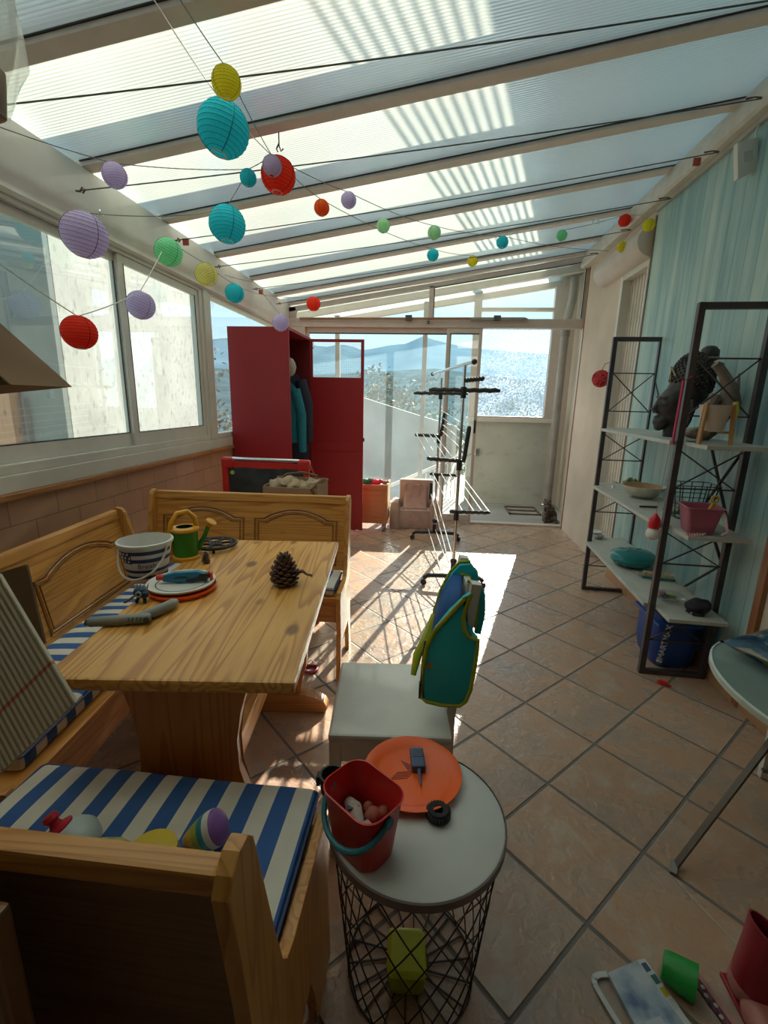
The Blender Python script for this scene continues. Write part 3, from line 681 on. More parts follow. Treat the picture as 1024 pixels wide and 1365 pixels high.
for i, (lb_, c_, x, r_) in enumerate(tc_):
    b = MB().ball((0, 0, 0), r_, 2, (1.4, .9, .7))
    b.ball((r_*1.1, -.01, r_*.3), r_*.5, 2).ball((-r_*.9, 0, r_*.35), r_*.45, 2)
    o = b.build('soft_toy', M('toy '+lb_[:10], c_, .6), smooth=True, loc=(-.70+x, 4.83, .51)); tag(o, lb_, 'toy')
MB().box(-.28, -.12, .12, .25, .13, .488).build('toy_filling', M('mixed toys', (.4, .12, .1), .7, var=.8, scale=25), TC)

# ---- pink armchair
AC = thing('child_armchair', 'small dusty pink armchair under the glass door', 'armchair', (-.145, 5.0, 0), R(1))
PK = M('dusty pink cover', (.47, .33, .28), .95, bump=.5, scale=14, var=.1)
MB().box(-.20, -.12, .0, .20, .14, .21, .02).build('seat', PK, AC, True)
MB().box(-.175, .05, .15, .19, .15, .515, .02).build('backrest', PK, AC, True)
for sx in (-1, 1):
    MB().prism([(sx*.215-.05, 0), (sx*.215+.05, 0), (sx*.215+.05, .24), (sx*.215+.035, .285), (sx*.215, .30), (sx*.215-.035, .285), (sx*.215-.05, .24)], -.145, .13, bev=.012).build('armrest', PK, AC, True)
th = MB(); g = [[th.b.verts.new((-.125+.25*i/10, .045-.13*(j/8)**2.2-.008*math.sin(i*1.9+j), .47-.255*min(1, j/7.5)+.004*math.sin(i*1.3))) for i in range(11)] for j in range(9)]
for j in range(8):
    for i in range(10): th.b.faces.new((g[j][i], g[j][i+1], g[j+1][i+1], g[j+1][i]))
o = th.build('throw', M('rose throw', (.44, .27, .23), .95, bump=.4), AC, True); m_ = o.modifiers.new('thick', 'SOLIDIFY'); m_.thickness = .006

# ---- drying rack
DR = thing('drying_rack', 'tall folding clothes drying rack with black arms and chrome poles', 'drying rack')
pn, pf = (.205, 3.32), (.07, 4.5)
def py(t_): return (pn[0]+(pf[0]-pn[0])*t_, pn[1]+(pf[1]-pn[1])*t_)
for (x, y), zt in ((pn, 1.60), (pf, 1.56)):
    MB().tube([(x, y, .10), (x, y, zt)], .011, 12).build('pole', STEEL, DR, True)
for (x, y), a, b in ((pn, -.215, .225), (pf, -.215, .24)):
    ft = MB().tube([(x+a, y, .055), (x+a+.03, y, .078), (x, y, .085), (x+b-.03, y, .078), (x+b, y, .055)], .017, 8)
    ft.tube([(x, y, .08), (x, y, .17)], .018, 10).ball((x, y, .20), .026, 2).build('foot', BLK, DR, True)
    for q in (a, b):
        MB().lathe([(0, -.012), (.022, -.012), (.024, 0), (.022, .012), (0, .012)], 16, (x+q, y, .024), Matrix.Rotation(R(90), 4, 'X')).build('castor', BLK, DR, True)
MB().tube([(.25, 3.16, 1.60), (.205, 3.32, 1.597), (.0, 4.5, 1.600), (-.01, 4.6, 1.6)], .011, 10).build('top_bar', STEEL, DR, True)
for p in ((.252, 3.15, 1.60), (-.012, 4.61, 1.6)): MB().ball(p, .019, 2).build('end_cap', BLK, DR, True)
def arm(p, dx0, z0_, dx1, z1_, y=None):
    b = MB(); n_ = 14; L = []
    for i in range(n_+1):
        u_ = i/n_; L.append((p[0]+dx0+(dx1-dx0)*u_, p[1], z0_+(z1_-z0_)*u_+(.004 if i % 2 else -.001)))
    rr = [.010 if i in (0, n_) else .0155 for i in range(n_+1)]
    b.tube(L, rr, 8); b.build('arm', BLK, DR, True)
def joint(p, z): MB().tube([(p[0], p[1], z-.045), (p[0], p[1], z+.03)], .019, 12).build('joint', BLK, DR, True)
WW = M('white coated wire', (.75, .75, .74), .3)
def wires(dn, zn, df, zf, xs, vertical=False):
    for u_ in xs:
        if vertical: a = (pn[0]+dn, pn[1], zn+u_); b = (pf[0]+df, pf[1], zf+u_)
        else: a = (pn[0]+dn+u_, pn[1], zn); b = (pf[0]+df+u_, pf[1], zf)
        MB().tube([a, b], .0042, 6).build('wire_rail', WW, DR, True)
arm(pn, -.235, 1.425, .245, 1.428); arm(pf, -.25, 1.42, .25, 1.425); joint(pn, 1.42); joint(pf, 1.415)
arm(pn, .0, 1.49, .135, 1.505)
wires(0, 1.442, 0, 1.437, (-.19, -.13, -.07, .08, .14, .2))
arm(pn, -.23, .955, .0, .945); arm(pf, -.225, 1.035, 0, 1.03); joint(pn, .925); joint(pf, 1.01)
arm(pn, .03, .94, .055, 1.19); arm(pf, .02, 1.03, .045, 1.25)
wires(0, .955, 0, 1.045, (-.21, -.15, -.09, -.04)); wires(.045, 1.0, .03, 1.08, (0, .06, .12, .18), True)
arm(pn, -.05, .575, .24, .58); arm(pf, -.07, .665, .22, .66); joint(pn, .56); joint(pf, .64)
wires(0, .59, 0, .675, (-.04, .04, .12, .18, .23))
arm(pf, -.055, .42, -.05, .58)
wires(-.035, .19, -.05, .475, (0, .04))
joint(pn, .17); 
wires(-.06, .035, -.06, .115, (0, .07))

# ---- shelf unit
SU = thing('shelf_unit', 'tall dark metal shelf unit with three pale shelves against the blue wall', 'shelf', (1.126, 2.30, 0), R(-2.45))
FM = M('dark bronze steel', (.085, .072, .075), .4, metal=.5, var=.15)
def T3(x, y, z): 
    a = R(-2.45); return Vector((1.126+x*math.cos(a)-y*math.sin(a), 2.30+x*math.sin(a)+y*math.cos(a), z))
for y in (0, 1.12):
    for x in (0.013, .302): MB().box(x-.014, y-.014, 0, x+.014, y+.014, 1.79, .002).build('post', FM, SU)
    MB().box(.027, y-.014, 1.762, .288, y+.014, 1.79, .002).build('top_rail', FM, SU)
    MB().box(.027, y-.014, 0, .288, y+.014, .024, .002).build('bottom_rail', FM, SU)
    for z0_, z1_, rail in ((1.56, 1.31, 2), (1.15, .975, 1), (.755, .60, 1), (.355, .19, 1)):
        for a, b in (((.027, z0_), (.288, z1_)), ((.288, z0_), (.027, z1_))):
            MB().bar((a[0], y, a[1]), (b[0], y, b[1]), .006).build('cross_brace', FM, SU)
        MB().bar((.027, y, z1_), (.288, y, z1_), .007).build('brace_rail', FM, SU)
        if rail == 2: MB().bar((.027, y, z0_), (.288, y, z0_), .007).build('brace_rail', FM, SU)
for y0_, z0_, y1_, z1_ in ((1.10, 1.5, .85, 1.19), (.30, 1.16, .02, .80), (.02, 1.16, .30, .80), (1.1, .70, .95, .80), (.02, .62, .2, .79), (.3, .38, .02, .6)):
    MB().bar((.302, y0_, z0_), (.302, y1_, z1_), .006, .014, up=(1, 0, 0)).build('back_strut', FM, SU)
BRD = M('pale grey green board', (.46, .46, .41), .5, var=.08)
for z, y0_, y1_ in ((1.195, -.22, 1.20), (.795, -.20, 1.24), (.380, -.16, 1.24)):
    ply = [(.024, y0_), (.29, y0_-.0), (.29, y1_), (.024, y1_)]
    o = MB().box(.028, y0_, z-.018, .287, y1_, z, .002).box(-.02, .016, z-.018, .028, y1_-.14, z, .002).build('shelf_board', BRD, SU)

# ---- green side table at right edge
RT = thing('oval_table', 'grey green oval tabletop on a folding frame at the right edge', 'table', (1.215, 1.38, 0))
MB().lathe([(0, .475), (.245, .475), (.25, .48), (.25, .497), (.247, .5), (0, .5)], 56, sy=1.42).build('tabletop', M('grey green lacquer', (.20, .27, .245), .35, var=.08), RT, True)
MB().lathe([(.25, .478), (.2545, .480), (.2545, .498), (.2485, .503), (.247, .50)], 56, sy=1.42).build('edge_band', M('pale edge band', (.45, .50, .45), .4), RT, True)
MB().bar((-.435, -.185, .012), (-.06, .0, .46), .016, .013).build('leg', M('brown metal bar', (.13, .095, .07), .45), RT)
MB().bar((-.445, -.20, .004), (-.43, -.17, .02), .018).build('foot', M('grey foot', (.3, .3, .28), .5), RT)
MB().bar((-.15, -.045, .26), (.16, -.10, .27), .012, .008).build('brace', M('brown metal bar', (.13, .095, .07), .45), RT)
MB().box(.04, .17, .30, .13, .27, .47, .01).bar((.08, .24, 0), (.08, .24, .32), .02).build('hinge_block', WHT, RT)
PL = thing('satin_cushion', 'blue patterned satin cushion lying on the oval table at the right edge', 'cushion', (1.245, 1.56, .502), R(28))
pb = MB(); n_ = 14; G = {}
for sgn in (1, -1):
    for i in range(n_+1):
        for j in range(n_+1):
            a, b_ = i/n_*2-1, j/n_*2-1; hgt = .045*((1-a*a)*(1-b_*b_))**.45
            if sgn < 0 and (i in (0, n_) or j in (0, n_)): G[sgn, i, j] = G[1, i, j]; continue
            G[sgn, i, j] = pb.b.verts.new((a*.16*(1-.1*(1-b_*b_)), b_*.14*(1-.1*(1-a*a)), .047+sgn*hgt))
    for i in range(n_):
        for j in range(n_): pb.b.faces.new((G[sgn, i, j], G[sgn, i+1, j], G[sgn, i+1, j+1], G[sgn, i, j+1]))
mt_, t_, o_ = new_mat('night blue satin print'); n__ = N(t_); tc_2 = n__('ShaderNodeTexCoord')
nn = n__('ShaderNodeTexNoise', {'Vector': tc_2.outputs['Object'], 'Scale': 9.0, 'Detail': 4.0, 'Distortion': 1.5})
pp_ = n__('ShaderNodeBsdfPrincipled', {'Base Color': n__.ramp(nn.outputs[0], [(.35, (.01, .03, .06)), (.5, (.02, .09, .15)), (.58, (.3, .26, .15)), (.68, (.25, .06, .04))]), 'Roughness': .25})
t_.links.new(pp_.outputs[0], o_.inputs[0]); pb.build('cover', mt_, PL, True)

# ================================================================== SMALL THINGS
def text(body, size, mat, parent, mtx, depth=.0004, name='lettering', bold=0.0):
    cu = bpy.data.curves.new(name, 'FONT'); cu.body = body; cu.size = size; cu.extrude = depth; cu.align_x = 'CENTER'; cu.align_y = 'CENTER'; cu.offset = bold
    t = bpy.data.objects.new(name, cu); C.objects.link(t)
    dg = bpy.context.evaluated_depsgraph_get(); me = bpy.data.meshes.new_from_object(t.evaluated_get(dg))
    bpy.data.objects.remove(t); me.transform(mtx); me.name = name
    me.materials.clear(); me.materials.append(mat)
    o = bpy.data.objects.new(name, me); C.objects.link(o); o.parent = parent; return o
def wrap_text(body, size, mat, parent, r0_, r1_, z0_, z1_, ang, zc, name='lettering'):
    """lettering bent round a tapered bucket, centred on angle ang and height zc"""
    o = text(body, size, mat, parent, Matrix.Identity(4), .0003, name)
    for v in o.data.vertices:
        z = zc+v.co.y; r_ = r0_+(r1_-r0_)*(z-z0_)/(z1_-z0_)+.0012+v.co.z
        a = ang+v.co.x/r_; v.co = Vector((r_*math.cos(a), r_*math.sin(a), z))
    return o
def remesh(o, vox, sm=2):
    m_ = o.modifiers.new('remesh', 'REMESH'); m_.mode = 'VOXEL'; m_.voxel_size = vox; m_.use_smooth_shade = True
    if sm: s_ = o.modifiers.new('smooth', 'SMOOTH'); s_.iterations = sm; s_.factor = .6
    return o
def band(r_, z, a0, a1, h, mat, parent, name, taper=0, n=20, t_=.0008):
    b = MB()
    pts = []
    for i in range(n+1):
        a = a0+(a1-a0)*i/n
        pts.append([b.b.verts.new(((r_(zz)+t_)*math.cos(a), (r_(zz)+t_)*math.sin(a), zz)) for zz in (z-h/2, z+h/2)])
    for A_, B_ in zip(pts, pts[1:]): b.b.faces.new((A_[0], B_[0], B_[1], A_[1]))
    return b.build(name, mat, parent, True)
NAVY = M('navy print', (.02, .035, .12), .5); LWH = M('white bucket plastic', (.70, .70, .66), .4, var=.03)

# ---- striped bucket
BK = thing('toy_bucket', 'white beach bucket with navy stripes standing on the pine table', 'bucket', (-.945, 1.42, .745))
rb_ = lambda z: .060+.022*z/.125
MB().lathe([(0, 0), (.058, 0), (.060, .004), (.082, .122), (.088, .124), (.088, .132), (.082, .134), (.079, .12), (.057, .006), (0, .006)], 48).build('bucket_body', LWH, BK, True)
for z, h_, a0, a1 in ((.105, .013, -95, 10), (.078, .013, -95, 20), (.040, .010, -160, 20), (.018, .010, -160, 20), (.107, .004, -190, -94)):
    band(rb_, z, R(a0), R(a1), h_, NAVY, BK, 'stripe')
b4 = band(rb_, .089, R(-130), R(-93), .042, NAVY, BK, 'ermine_field')
for i in range(3):
    for j in range(3):
        a = R(-125+i*12+(j % 2)*4); z = .077+j*.013; r_ = rb_(z)+.0016
        MB().tube([(r_*math.cos(a), r_*math.sin(a), z-.003), (r_*math.cos(a), r_*math.sin(a), z+.004)], [.0028, .0006], 6).build('ermine_spot', LWH, b4)
wrap_text('Breizh', .022, NAVY, BK, .060, .082, 0, .125, R(-58), .059)
hp = [(.086*math.cos(R(a)), .086*math.sin(R(a)), .118-.098*math.sin(R((a+170)*180/160.))**.7) for a in range(-170, -9, 8)]
MB().tube(hp, .0035, 8).build('handle', LWH, BK, True)

# ---- watering can
GRN = M('green toy plastic', (.03, .22, .02), .35); YEL = M('amber toy plastic', (.72, .34, .02), .35)
WC = thing('watering_can', 'green toy watering can with amber handle behind the striped bucket', 'watering can', (-.915, 1.62, .745))
MB().lathe([(0, .01), (.043, .01), (.047, .118), (.043, .118), (.040, .02), (0, .02)], 36).build('can_body', GRN, WC, True)
MB().lathe([(0, 0), (.050, 0), (.050, .010), (.044, .014), (.02, .014)], 36).build('base_ring', YEL, WC, True)
MB().lathe([(.030, .125), (.050, .122), (.053, .116), (.050, .110), (.045, .112)], 36).build('top_ring', YEL, WC, True)
MB().tube([(-.045, -.03, .02), (-.042, -.035, .09), (-.035, -.03, .14), (-.018, -.012, .178), (.01, .01, .182), (.028, .028, .155), (.032, .03, .118)], .0095, 10).build('handle', YEL, WC, True)
MB().tube([(.035, .02, .03), (.06, .035, .08), (.075, .045, .125)], [.012, .009, .008], 10).build('spout', GRN, WC, True)
MB().lathe([(.008, 0), (.022, .022), (.020, .025), (0, .023)], 20, (.074, .044, .118), Matrix.Rotation(R(35), 4, 'Y')).build('rose', YEL, WC, True)

# ---- cast iron trivet
IR = M('cast iron', (.035, .025, .022), .5, metal=.4, var=.3)
TV = thing('trivet', 'round black cast iron trivet with open scroll pattern on the pine table', 'trivet', (-.865, 1.76, .745))
tb_ = MB().tube([(.082*math.cos(R(a)), .082*math.sin(R(a)), .018) for a in range(0, 360, 9)], .006, 8, closed=True)
tb_.build('rim', IR, TV, True)
tb_ = MB()
for k_ in range(6):
    a = R(k_*60)
    c_ = Vector((.048*math.cos(a), .048*math.sin(a), .018))
    tb_.tube([(c_.x+.024*math.cos(R(q)), c_.y+.024*math.sin(R(q)), .018) for q in range(0, 360, 24)], .0045, 6, closed=True)
    tb_.bar((0, 0, .018), (.08*math.cos(a+.52), .08*math.sin(a+.52), .018), .007)
tb_.tube([(.022*math.cos(R(q)), .022*math.sin(R(q)), .018) for q in range(0, 360, 30)], .005, 6, closed=True)
tb_.build('scroll_pattern', IR, TV, True)
for k_ in range(3): MB().tube([(.078*math.cos(R(k_*120-70)), .078*math.sin(R(k_*120-70)), 0), (.078*math.cos(R(k_*120-70)), .078*math.sin(R(k_*120-70)), .016)], .005, 8).build('foot', IR, TV)

# ---- pine cones
CON = M('pine cone scale', (.17, .105, .08), .8, var=.6, scale=60)
def cone(label, loc, hgt, r_, n_=110, stem=True, tilt=0):
    t = thing('pine_cone', label, 'pine cone', loc)
    b = MB().tube([(0, 0, .003), (0, 0, hgt*.4), (0, 0, hgt*.9)], [r_*.45, r_*.5, r_*.12], 10)
    for i in range(n_):
        u_ = i/n_; a = i*2.39996; z = hgt*(.05+.92*u_)
        rr = r_*(.75+.25*math.sin(min(1, u_*2.6)*math.pi/2))*(1-max(0, u_-.25)**1.5*1.05)
        s_ = r_*.33*(1-.45*u_)
        m_ = Matrix.Rotation(a, 4, 'Z') @ Matrix.Translation((rr*.72, 0, 0)) @ Matrix.Rotation(R(-18-45*u_), 4, 'Y')
        g = bmesh.ops.create_icosphere(b.b, subdivisions=1, radius=1)['verts']
        for v in g:
            v.co = m_ @ Vector((v.co.x*s_*1.25, v.co.y*s_*.85, v.co.z*s_*.32)); v.co.z += z
    b.build('scales', CON, t, True)
    if stem: MB().tube([(r_*.5, .01, hgt*.35), (r_*1.1, .015, hgt*.42), (r_*1.35, .02, hgt*.30), (r_*1.7, .02, hgt*.27)], [.010, .006, .004, .005], 7).build('twig', CON, t)
    return t
cone('large open pine cone standing near the middle of the pine table', (-.465, 1.42, .745), .108, .052, 80)
cone('small dark pine cone between the watering can and the cast iron trivet', (-.815, 1.575, .745), .045, .018, 50, False)

# ---- plates and nerf toy
OR = M('orange frisbee plastic', (.92, .13, .01), .35, var=.04)
FB = tag(MB().lathe([(0, .0), (.088, 0), (.098, .004), (.103, .014), (.101, .018), (.095, .008), (0, .006)], 48).build('frisbee', OR, None, True, loc=(-.770, 1.325, .745)), 'orange disc lying under the white plate on the pine table', 'frisbee')
PT = thing('play_plate', 'white shallow plate with a green ring stacked on an orange disc', 'plate', (-.775, 1.33, .7635))
MB().lathe([(0, 0), (.085, 0), (.101, .006), (.103, .012), (.098, .013), (.085, .006), (0, .005)], 48).build('plate_body', LWH, PT, True)
MB().lathe([(.074, .0062), (.078, .0064)], 48).build('green_ring', M('dark green line', (.05, .16, .12), .5), PT)
CY = M('blue toy gun plastic', (.015, .17, .30), .35)
NG = thing('toy_blaster', 'small blue toy blaster with red tips lying on the white plate', 'toy', (-.760, 1.335, .772), R(14)); NG.scale = (1.2, 1.2, 1.2)
gp = [(-.06, .004), (-.055, .020), (-.03, .027), (.03, .030), (.045, .024), (.05, .008), (.02, .004), (.015, -.002), (-.02, -.002)]
MB().prism(gp, -.009, .009, bev=.004).build('blaster_body', CY, NG, True)
MB().tube([(-.058, 0, .013), (-.075, 0, .013)], .0075, 10).build('muzzle', M('red orange tip', (.75, .04, .02), .4), NG, True)
MB().prism([(.0, .001), (.05, .002), (.062, .012), (.058, .024), (.035, .022), (.03, .012), (.0, .010)], -.0098, .0098, bev=.003).build('grip', BLK, NG, True)
MB().box(.060, -.006, .0, .067, .006, .024, .002).build('rear_tip', M('red orange tip', (.75, .04, .02), .4), NG)
MB().prism([(-.035, .012), (-.02, .018), (.0, .018), (.01, .013), (-.0, .011)], -.0096, .0096).build('slot', M('dark blue slot', (.01, .05, .09), .5), NG)

# ---- grey toy gun
GG = thing('toy_pistol', 'grey plastic toy pistol lying near the left edge of the pine table', 'toy', (-.79, 1.10, .745), R(14))
GY = M('grey toy plastic', (.26, .29, .27), .45); GY2 = M('dark grey toy plastic', (.05, .055, .055), .5)
MB().tube([(-.105, -.02, .014), (-.10, -.02, .014), (.04, -.012, .016), (.05, -.01, .016)], [.010, .0135, .0135, .010], 10).build('barrel', GY, GG, True)
MB().tube([(.02, -.005, .016), (.05, .02, .018), (.085, .075, .018), (.09, .085, .018)], [.012, .015, .014, .009], 10).build('grip', GY, GG, True)
MB().tube([(-.02, .012, .008), (.03, .02, .010), (.06, .05, .012)], .008, 8).build('underbarrel', GY2, GG, True)
MB().lathe([(0, 0), (.008, 0), (.008, .004), (0, .005)], 12, (.045, -.028, .018), Matrix.Rotation(R(90), 4, 'X')).build('screw', GY2, GG)
MB().tube([(-.107, -.02, .014), (-.111, -.02, .014)], .009, 10).build('muzzle', M('dull red muzzle', (.25, .06, .04), .5), GG)
for k_ in range(4): MB().bar((-.0+k_*.01, -.034, .014), (.0+k_*.01, -.027, .026), .002).build('rib', GY2, GG)
# ---- little robot figure
RF = thing('robot_figure', 'tiny dark blue toy figure with pale spikes behind the grey pistol', 'toy figure', (-.845, 1.222, .745), R(10))
BF = M('dark blue figure', (.02, .05, .11), .4); PF = M('pale blue figure', (.35, .42, .48), .4)
MB().ball((0, 0, .030), .020, 2, (1.1, .7, .9)).ball((.013, -.004, .026), .012, 2).build('head', BF, RF, True)
MB().lathe([(0, 0), (.009, 0), (.009, .003), (.005, .004)], 14, (.0, -.013, .031), Matrix.Rotation(R(90), 4, 'X')).build('face_disc', PF, RF, True)
for x, a in ((-.014, -20), (-.006, -8), (.002, 5), (.011, 18), (.02, 32)): MB().tube([(x, 0, .044), (x+.012*math.sin(R(a)), 0, .061)], [.0032, .0006], 6).build('spike', PF, RF)
MB().tube([(-.004, 0, .018), (-.012, -.008, .002)], .005, 6).build('leg', BF, RF)
MB().tube([(.010, 0, .018), (.014, -.008, .002)], .005, 6).build('leg', BF, RF)
MB().tube([(-.018, -.004, .02), (-.035, -.012, .008), (-.045, -.01, .004)], .0035, 6).build('arm', M('brown figure arm', (.15, .08, .05), .5), RF)

# ---- float vest on the chair
VT = M('turquoise neoprene', (.015, .50, .58), .6, var=.06); VY = M('lime binding', (.38, .40, .01), .6); VB = M('blue lining', (.008, .09, .30), .7)
VS = thing('float_vest', 'turquoise and lime child float vest hung over the white chair back', 'float vest', (0, 0, 0))
main = [(.006, .522), (.020, .510), (.061, .503), (.115, .505), (.130, .52), (.142, .56), (.148, .625), (.152, .685), (.153, .714), (.127, .722), (.113, .745), (.109, .775), (.113, .805), (.125, .847), (.107, .832), (.071, .785), (.034, .735), (.013, .682), (.006, .614)]
def outline(pts, y, r_=.005): return [(a, y, b) for a, b in pts]
MB().prism(main, 1.185, 1.222, bev=.010).build('front_panel', VT, VS, True)
MB().tube(outline(main, 1.186), .0058, 7, closed=True).build('binding', VY, VS, True)
strap = [(.125, .835), (.135, .853), (.158, .852), (.172, .82), (.176, .76), (.168, .70), (.150, .700), (.154, .76), (.150, .815), (.138, .835)]
MB().prism([(a*1.035, 1.35-(1.35-b)*1.035) for a, b in strap], 1.29, 1.32, bev=.008).build('shoulder_strap', VT, VS, True)
MB().tube(outline([(.154, .70), (.157, .76), (.152, .815), (.138, .838), (.122, .845)], 1.290), .005, 7).build('binding', VY, VS, True)
back = [(.036, .70), (.052, .775), (.080, .838), (.104, .868), (.135, .872), (.160, .845), (.168, .80), (.155, .79), (.136, .83), (.112, .838), (.091, .805), (.079, .755), (.060, .71), (.055, .66), (.045, .62)]
MB().prism(back, 1.36, 1.39, bev=.008).build('collar', VT, VS, True)
MB().tube(outline([(.045, .62), (.058, .70), (.079, .755), (.091, .805), (.112, .838), (.136, .83), (.152, .795)], 1.359), .006, 7).build('binding', VY, VS, True)
MB().tube(outline([(.032, .69), (.050, .775), (.078, .84), (.104, .872), (.136, .876)], 1.375), .005, 7).build('binding', VY, VS, True)
lin = MB(); A_ = [(.03, 1.36, .69), (.05, 1.36, .775), (.08, 1.36, .835), (.11, 1.36, .84)]; B_ = [(.012, 1.225, .60), (.034, 1.225, .70), (.06, 1.225, .75), (.10, 1.225, .80)]
va = [lin.b.verts.new(p) for p in A_]; vb = [lin.b.verts.new(p) for p in B_]
for i in range(3): lin.b.faces.new((va[i], va[i+1], vb[i+1], vb[i]))
o = lin.build('lining', VB, VS, True); m_ = o.modifiers.new('t', 'SOLIDIFY'); m_.thickness = .008
bp = [(.03, .70), (.105, .85), (.105, .56), (.02, .53)]
MB().prism(bp, 1.392, 1.41, bev=.004).build('back_panel', VB, VS)
MB().tube([(.036, 1.35, .70), (.015, 1.30, .655), (-.012, 1.25, .62), (-.022, 1.22, .57)], [.014, .016, .014, .008], 8).build('chest_strap', VY, VS, True)
MB().box(-.004, 1.188, .515, .008, 1.205, .565, .003).build('buckle', BLK, VS)
MB().tube([(.001, 1.192, .565), (.003, 1.19, .64), (.008, 1.192, .70)], .003, 6).build('zip', M('brown zip', (.12, .07, .05), .5), VS)
MB().prism([(.014, .628), (.024, .636), (.032, .628), (.024, .618)], 1.183, 1.186).build('fish_print', M('orange print', (.5, .2, .03), .6), VS)

# ---- on the side table
PLT = thing('orange_plate', 'wide orange plastic disc on the round white side table', 'plate', (-.010, .968, .4505))
MB().lathe([(0, .0), (.085, .0), (.096, .006), (.118, .016), (.120, .020), (.116, .020), (.092, .009), (.084, .005), (0, .005)], 64).build('disc', OR, PLT, True)
sc_ = MB()
for k_ in range(5): sc_.bar((-.055+k_*.004, -.02+k_*.006, .0055), (-.01+k_*.004, -.01+k_*.006, .0055), .0012)
for k_ in range(6): sc_.bar((-.03+k_*.005, .045-k_*.002, .0055), (-.01+k_*.005, .015-k_*.002, .0055), .0012)
sc_.build('moulded_lines', M('dark print', (.10, .03, .02), .5), PLT)
RD = thing('toy_radio', 'small slate blue toy walkie talkie lying on the orange disc', 'toy', (.002, 1.005, .456), R(8))
SB = M('slate blue plastic', (.06, .09, .19), .45)
MB().box(-.017, -.028, 0, .017, .038, .020, .004).build('radio_body', SB, RD)
for k_ in range(5): MB().box(-.013, .004+k_*.006, .0195, .013, .007+k_*.006, .0215).build('grille_bar', M('light slate', (.16, .2, .3), .4), RD)
MB().tube([(0, -.026, .010), (0, -.07, .006)], [.0055, .002], 8).build('antenna', SB, RD, True)
WH = thing('rubber_ring', 'small black rubber toy wheel on the round white side table', 'wheel', (.052, .862, .4505))
MB().lathe([(.011, .002), (.022, 0), (.0265, .006), (.0265, .017), (.022, .023), (.011, .021), (.011, .002)], 32).build('tyre', M('toy tyre rubber', (.012, .012, .012), .7), WH, True)
tr_ = MB()
for k_ in range(24): a = R(k_*15); tr_.bar((.0262*math.cos(a), .0262*math.sin(a), .004), (.0262*math.cos(a+.1), .0262*math.sin(a+.1), .019), .003)
tr_.build('tread', BLK, WH)
RBK = thing('red_bucket', 'red rounded bucket full of small toys on the round white side table', 'bucket', (-.105, .775, .4505), R(-38))
bb = MB(); prof_ = [(.068, .045, 0), (.088, .062, .135)]
def loft(b, secs, closed_bottom=True, closed_top=False):
    rings = [[b.b.verts.new((x, y, z)) for x, y in rect(w*2, d*2, r_, 6)] for w, d, r_, z in secs]
    n_ = len(rings[0])
    for A__, B__ in zip(rings, rings[1:]):
        for i in range(n_): b.b.faces.new((A__[i], A__[(i+1) % n_], B__[(i+1) % n_], B__[i]))
    if closed_bottom: b.b.faces.new(rings[0][::-1])
    if closed_top: b.b.faces.new(rings[-1])
loft(bb, [(.056, .042, .03, 0), (.060, .046, .032, .004), (.074, .058, .036, .135), (.077, .060, .037, .138), (.074, .057, .035, .139), (.057, .043, .03, .006), (.02, .02, .01, .006)], True, True)
bb.build('bucket_body', RED, RBK, True)
TLH = M('teal handle plastic', (.03, .22, .30), .45)
hh_ = [(.076*math.cos(R(a)), -.06*abs(math.sin(R(a)))**.8-.012, .115-.055*math.sin(R(-a))) for a in range(0, -181, -12)]
MB().tube(hh_, .006, 8).build('handle', TLH, RBK, True)
for x in (-.077, .077): MB().tube([(x-.004, -.006, .118), (x+.004, -.006, .118)], .011, 12).build('handle_pivot', TLH, RBK, True)
def small(name, label, cat, b, mat, loc, rz=0, smooth=True, rot=None):
    o = b.build(name, mat, None, smooth, loc=loc, rot=rot or (0, 0, rz)); return tag(o, label, cat)
def small3(name, label, cat, b, mat, loc, rz=0, smooth=True): return small(name, label, cat, b, mat, loc, rz, smooth)
BUE = M('white toy part', (.5, .48, .44), .5)
small('toy_figure', 'white rounded toy in the red bucket with a black badge', 'toy', MB().tube([(-.03, 0, .0), (0, 0, .012), (.035, 0, .0)], [.012, .017, .011], 10), BUE, (-.125, .79, .512), R(-60))
small('toy_badge', 'black oblong badge on the white toy in the red bucket', 'toy', MB().box(-.012, -.005, 0, .012, .005, .004, .001), BLK, (-.127, .785, .5325), R(30))
small('toy_block', 'pale pink bar shaped toy in the red bucket', 'toy', MB().box(-.028, -.009, 0, .028, .009, .016, .004), M('pale pink toy', (.5, .3, .27), .5), (-.080, .745, .510), R(-42))
small('toy_figure', 'reddish brown knobbly toy at the back of the red bucket', 'toy', MB().ball((0, 0, 0), .018, 2).ball((.02, .008, .002), .014, 2).ball((-.012, .014, .006), .011, 2), M('brick toy', (.35, .1, .07), .6), (-.085, .785, .518))
small('toy_filling', 'layer of small brown toys at the bottom of the red bucket', 'toy', MB().ball((0, 0, 0), .045, 3, (1.15, .85, .45)), M('mixed brown toys', (.2, .11, .08), .8, var=.9, scale=70, bump=1), (-.103, .773, .485), R(-38))
o = small('cup_holder', 'black clip-on ring cup at the left rim of the round side table', 'holder', MB().lathe([(.020, 0), (.027, .0), (.030, .035), (.030, .045), (.025, .045), (.022, .005), (.020, .0)], 28).box(-.037, -.01, .015, -.028, .01, .04, .002), BLK, (-.196, .905, .452))
o = small('lime_tub', 'lime green plastic tub lying inside the wire basket table', 'tub', MB(), M('lime plastic', (.42, .50, .01), .45, var=.05), (0, 0, 0)) if 0 else None
lt = MB(); loft(lt, [(.040, .048, .012, 0), (.042, .050, .014, .01), (.046, .054, .016, .055), (.038, .044, .012, .062), (.034, .04, .012, .062)], True, True)
small('lime_tub', 'lime green plastic tub lying inside the wire basket table', 'tub', lt, M('lime plastic', (.42, .50, .01), .45, var=.05), (-.005, .845, .0105), R(4))

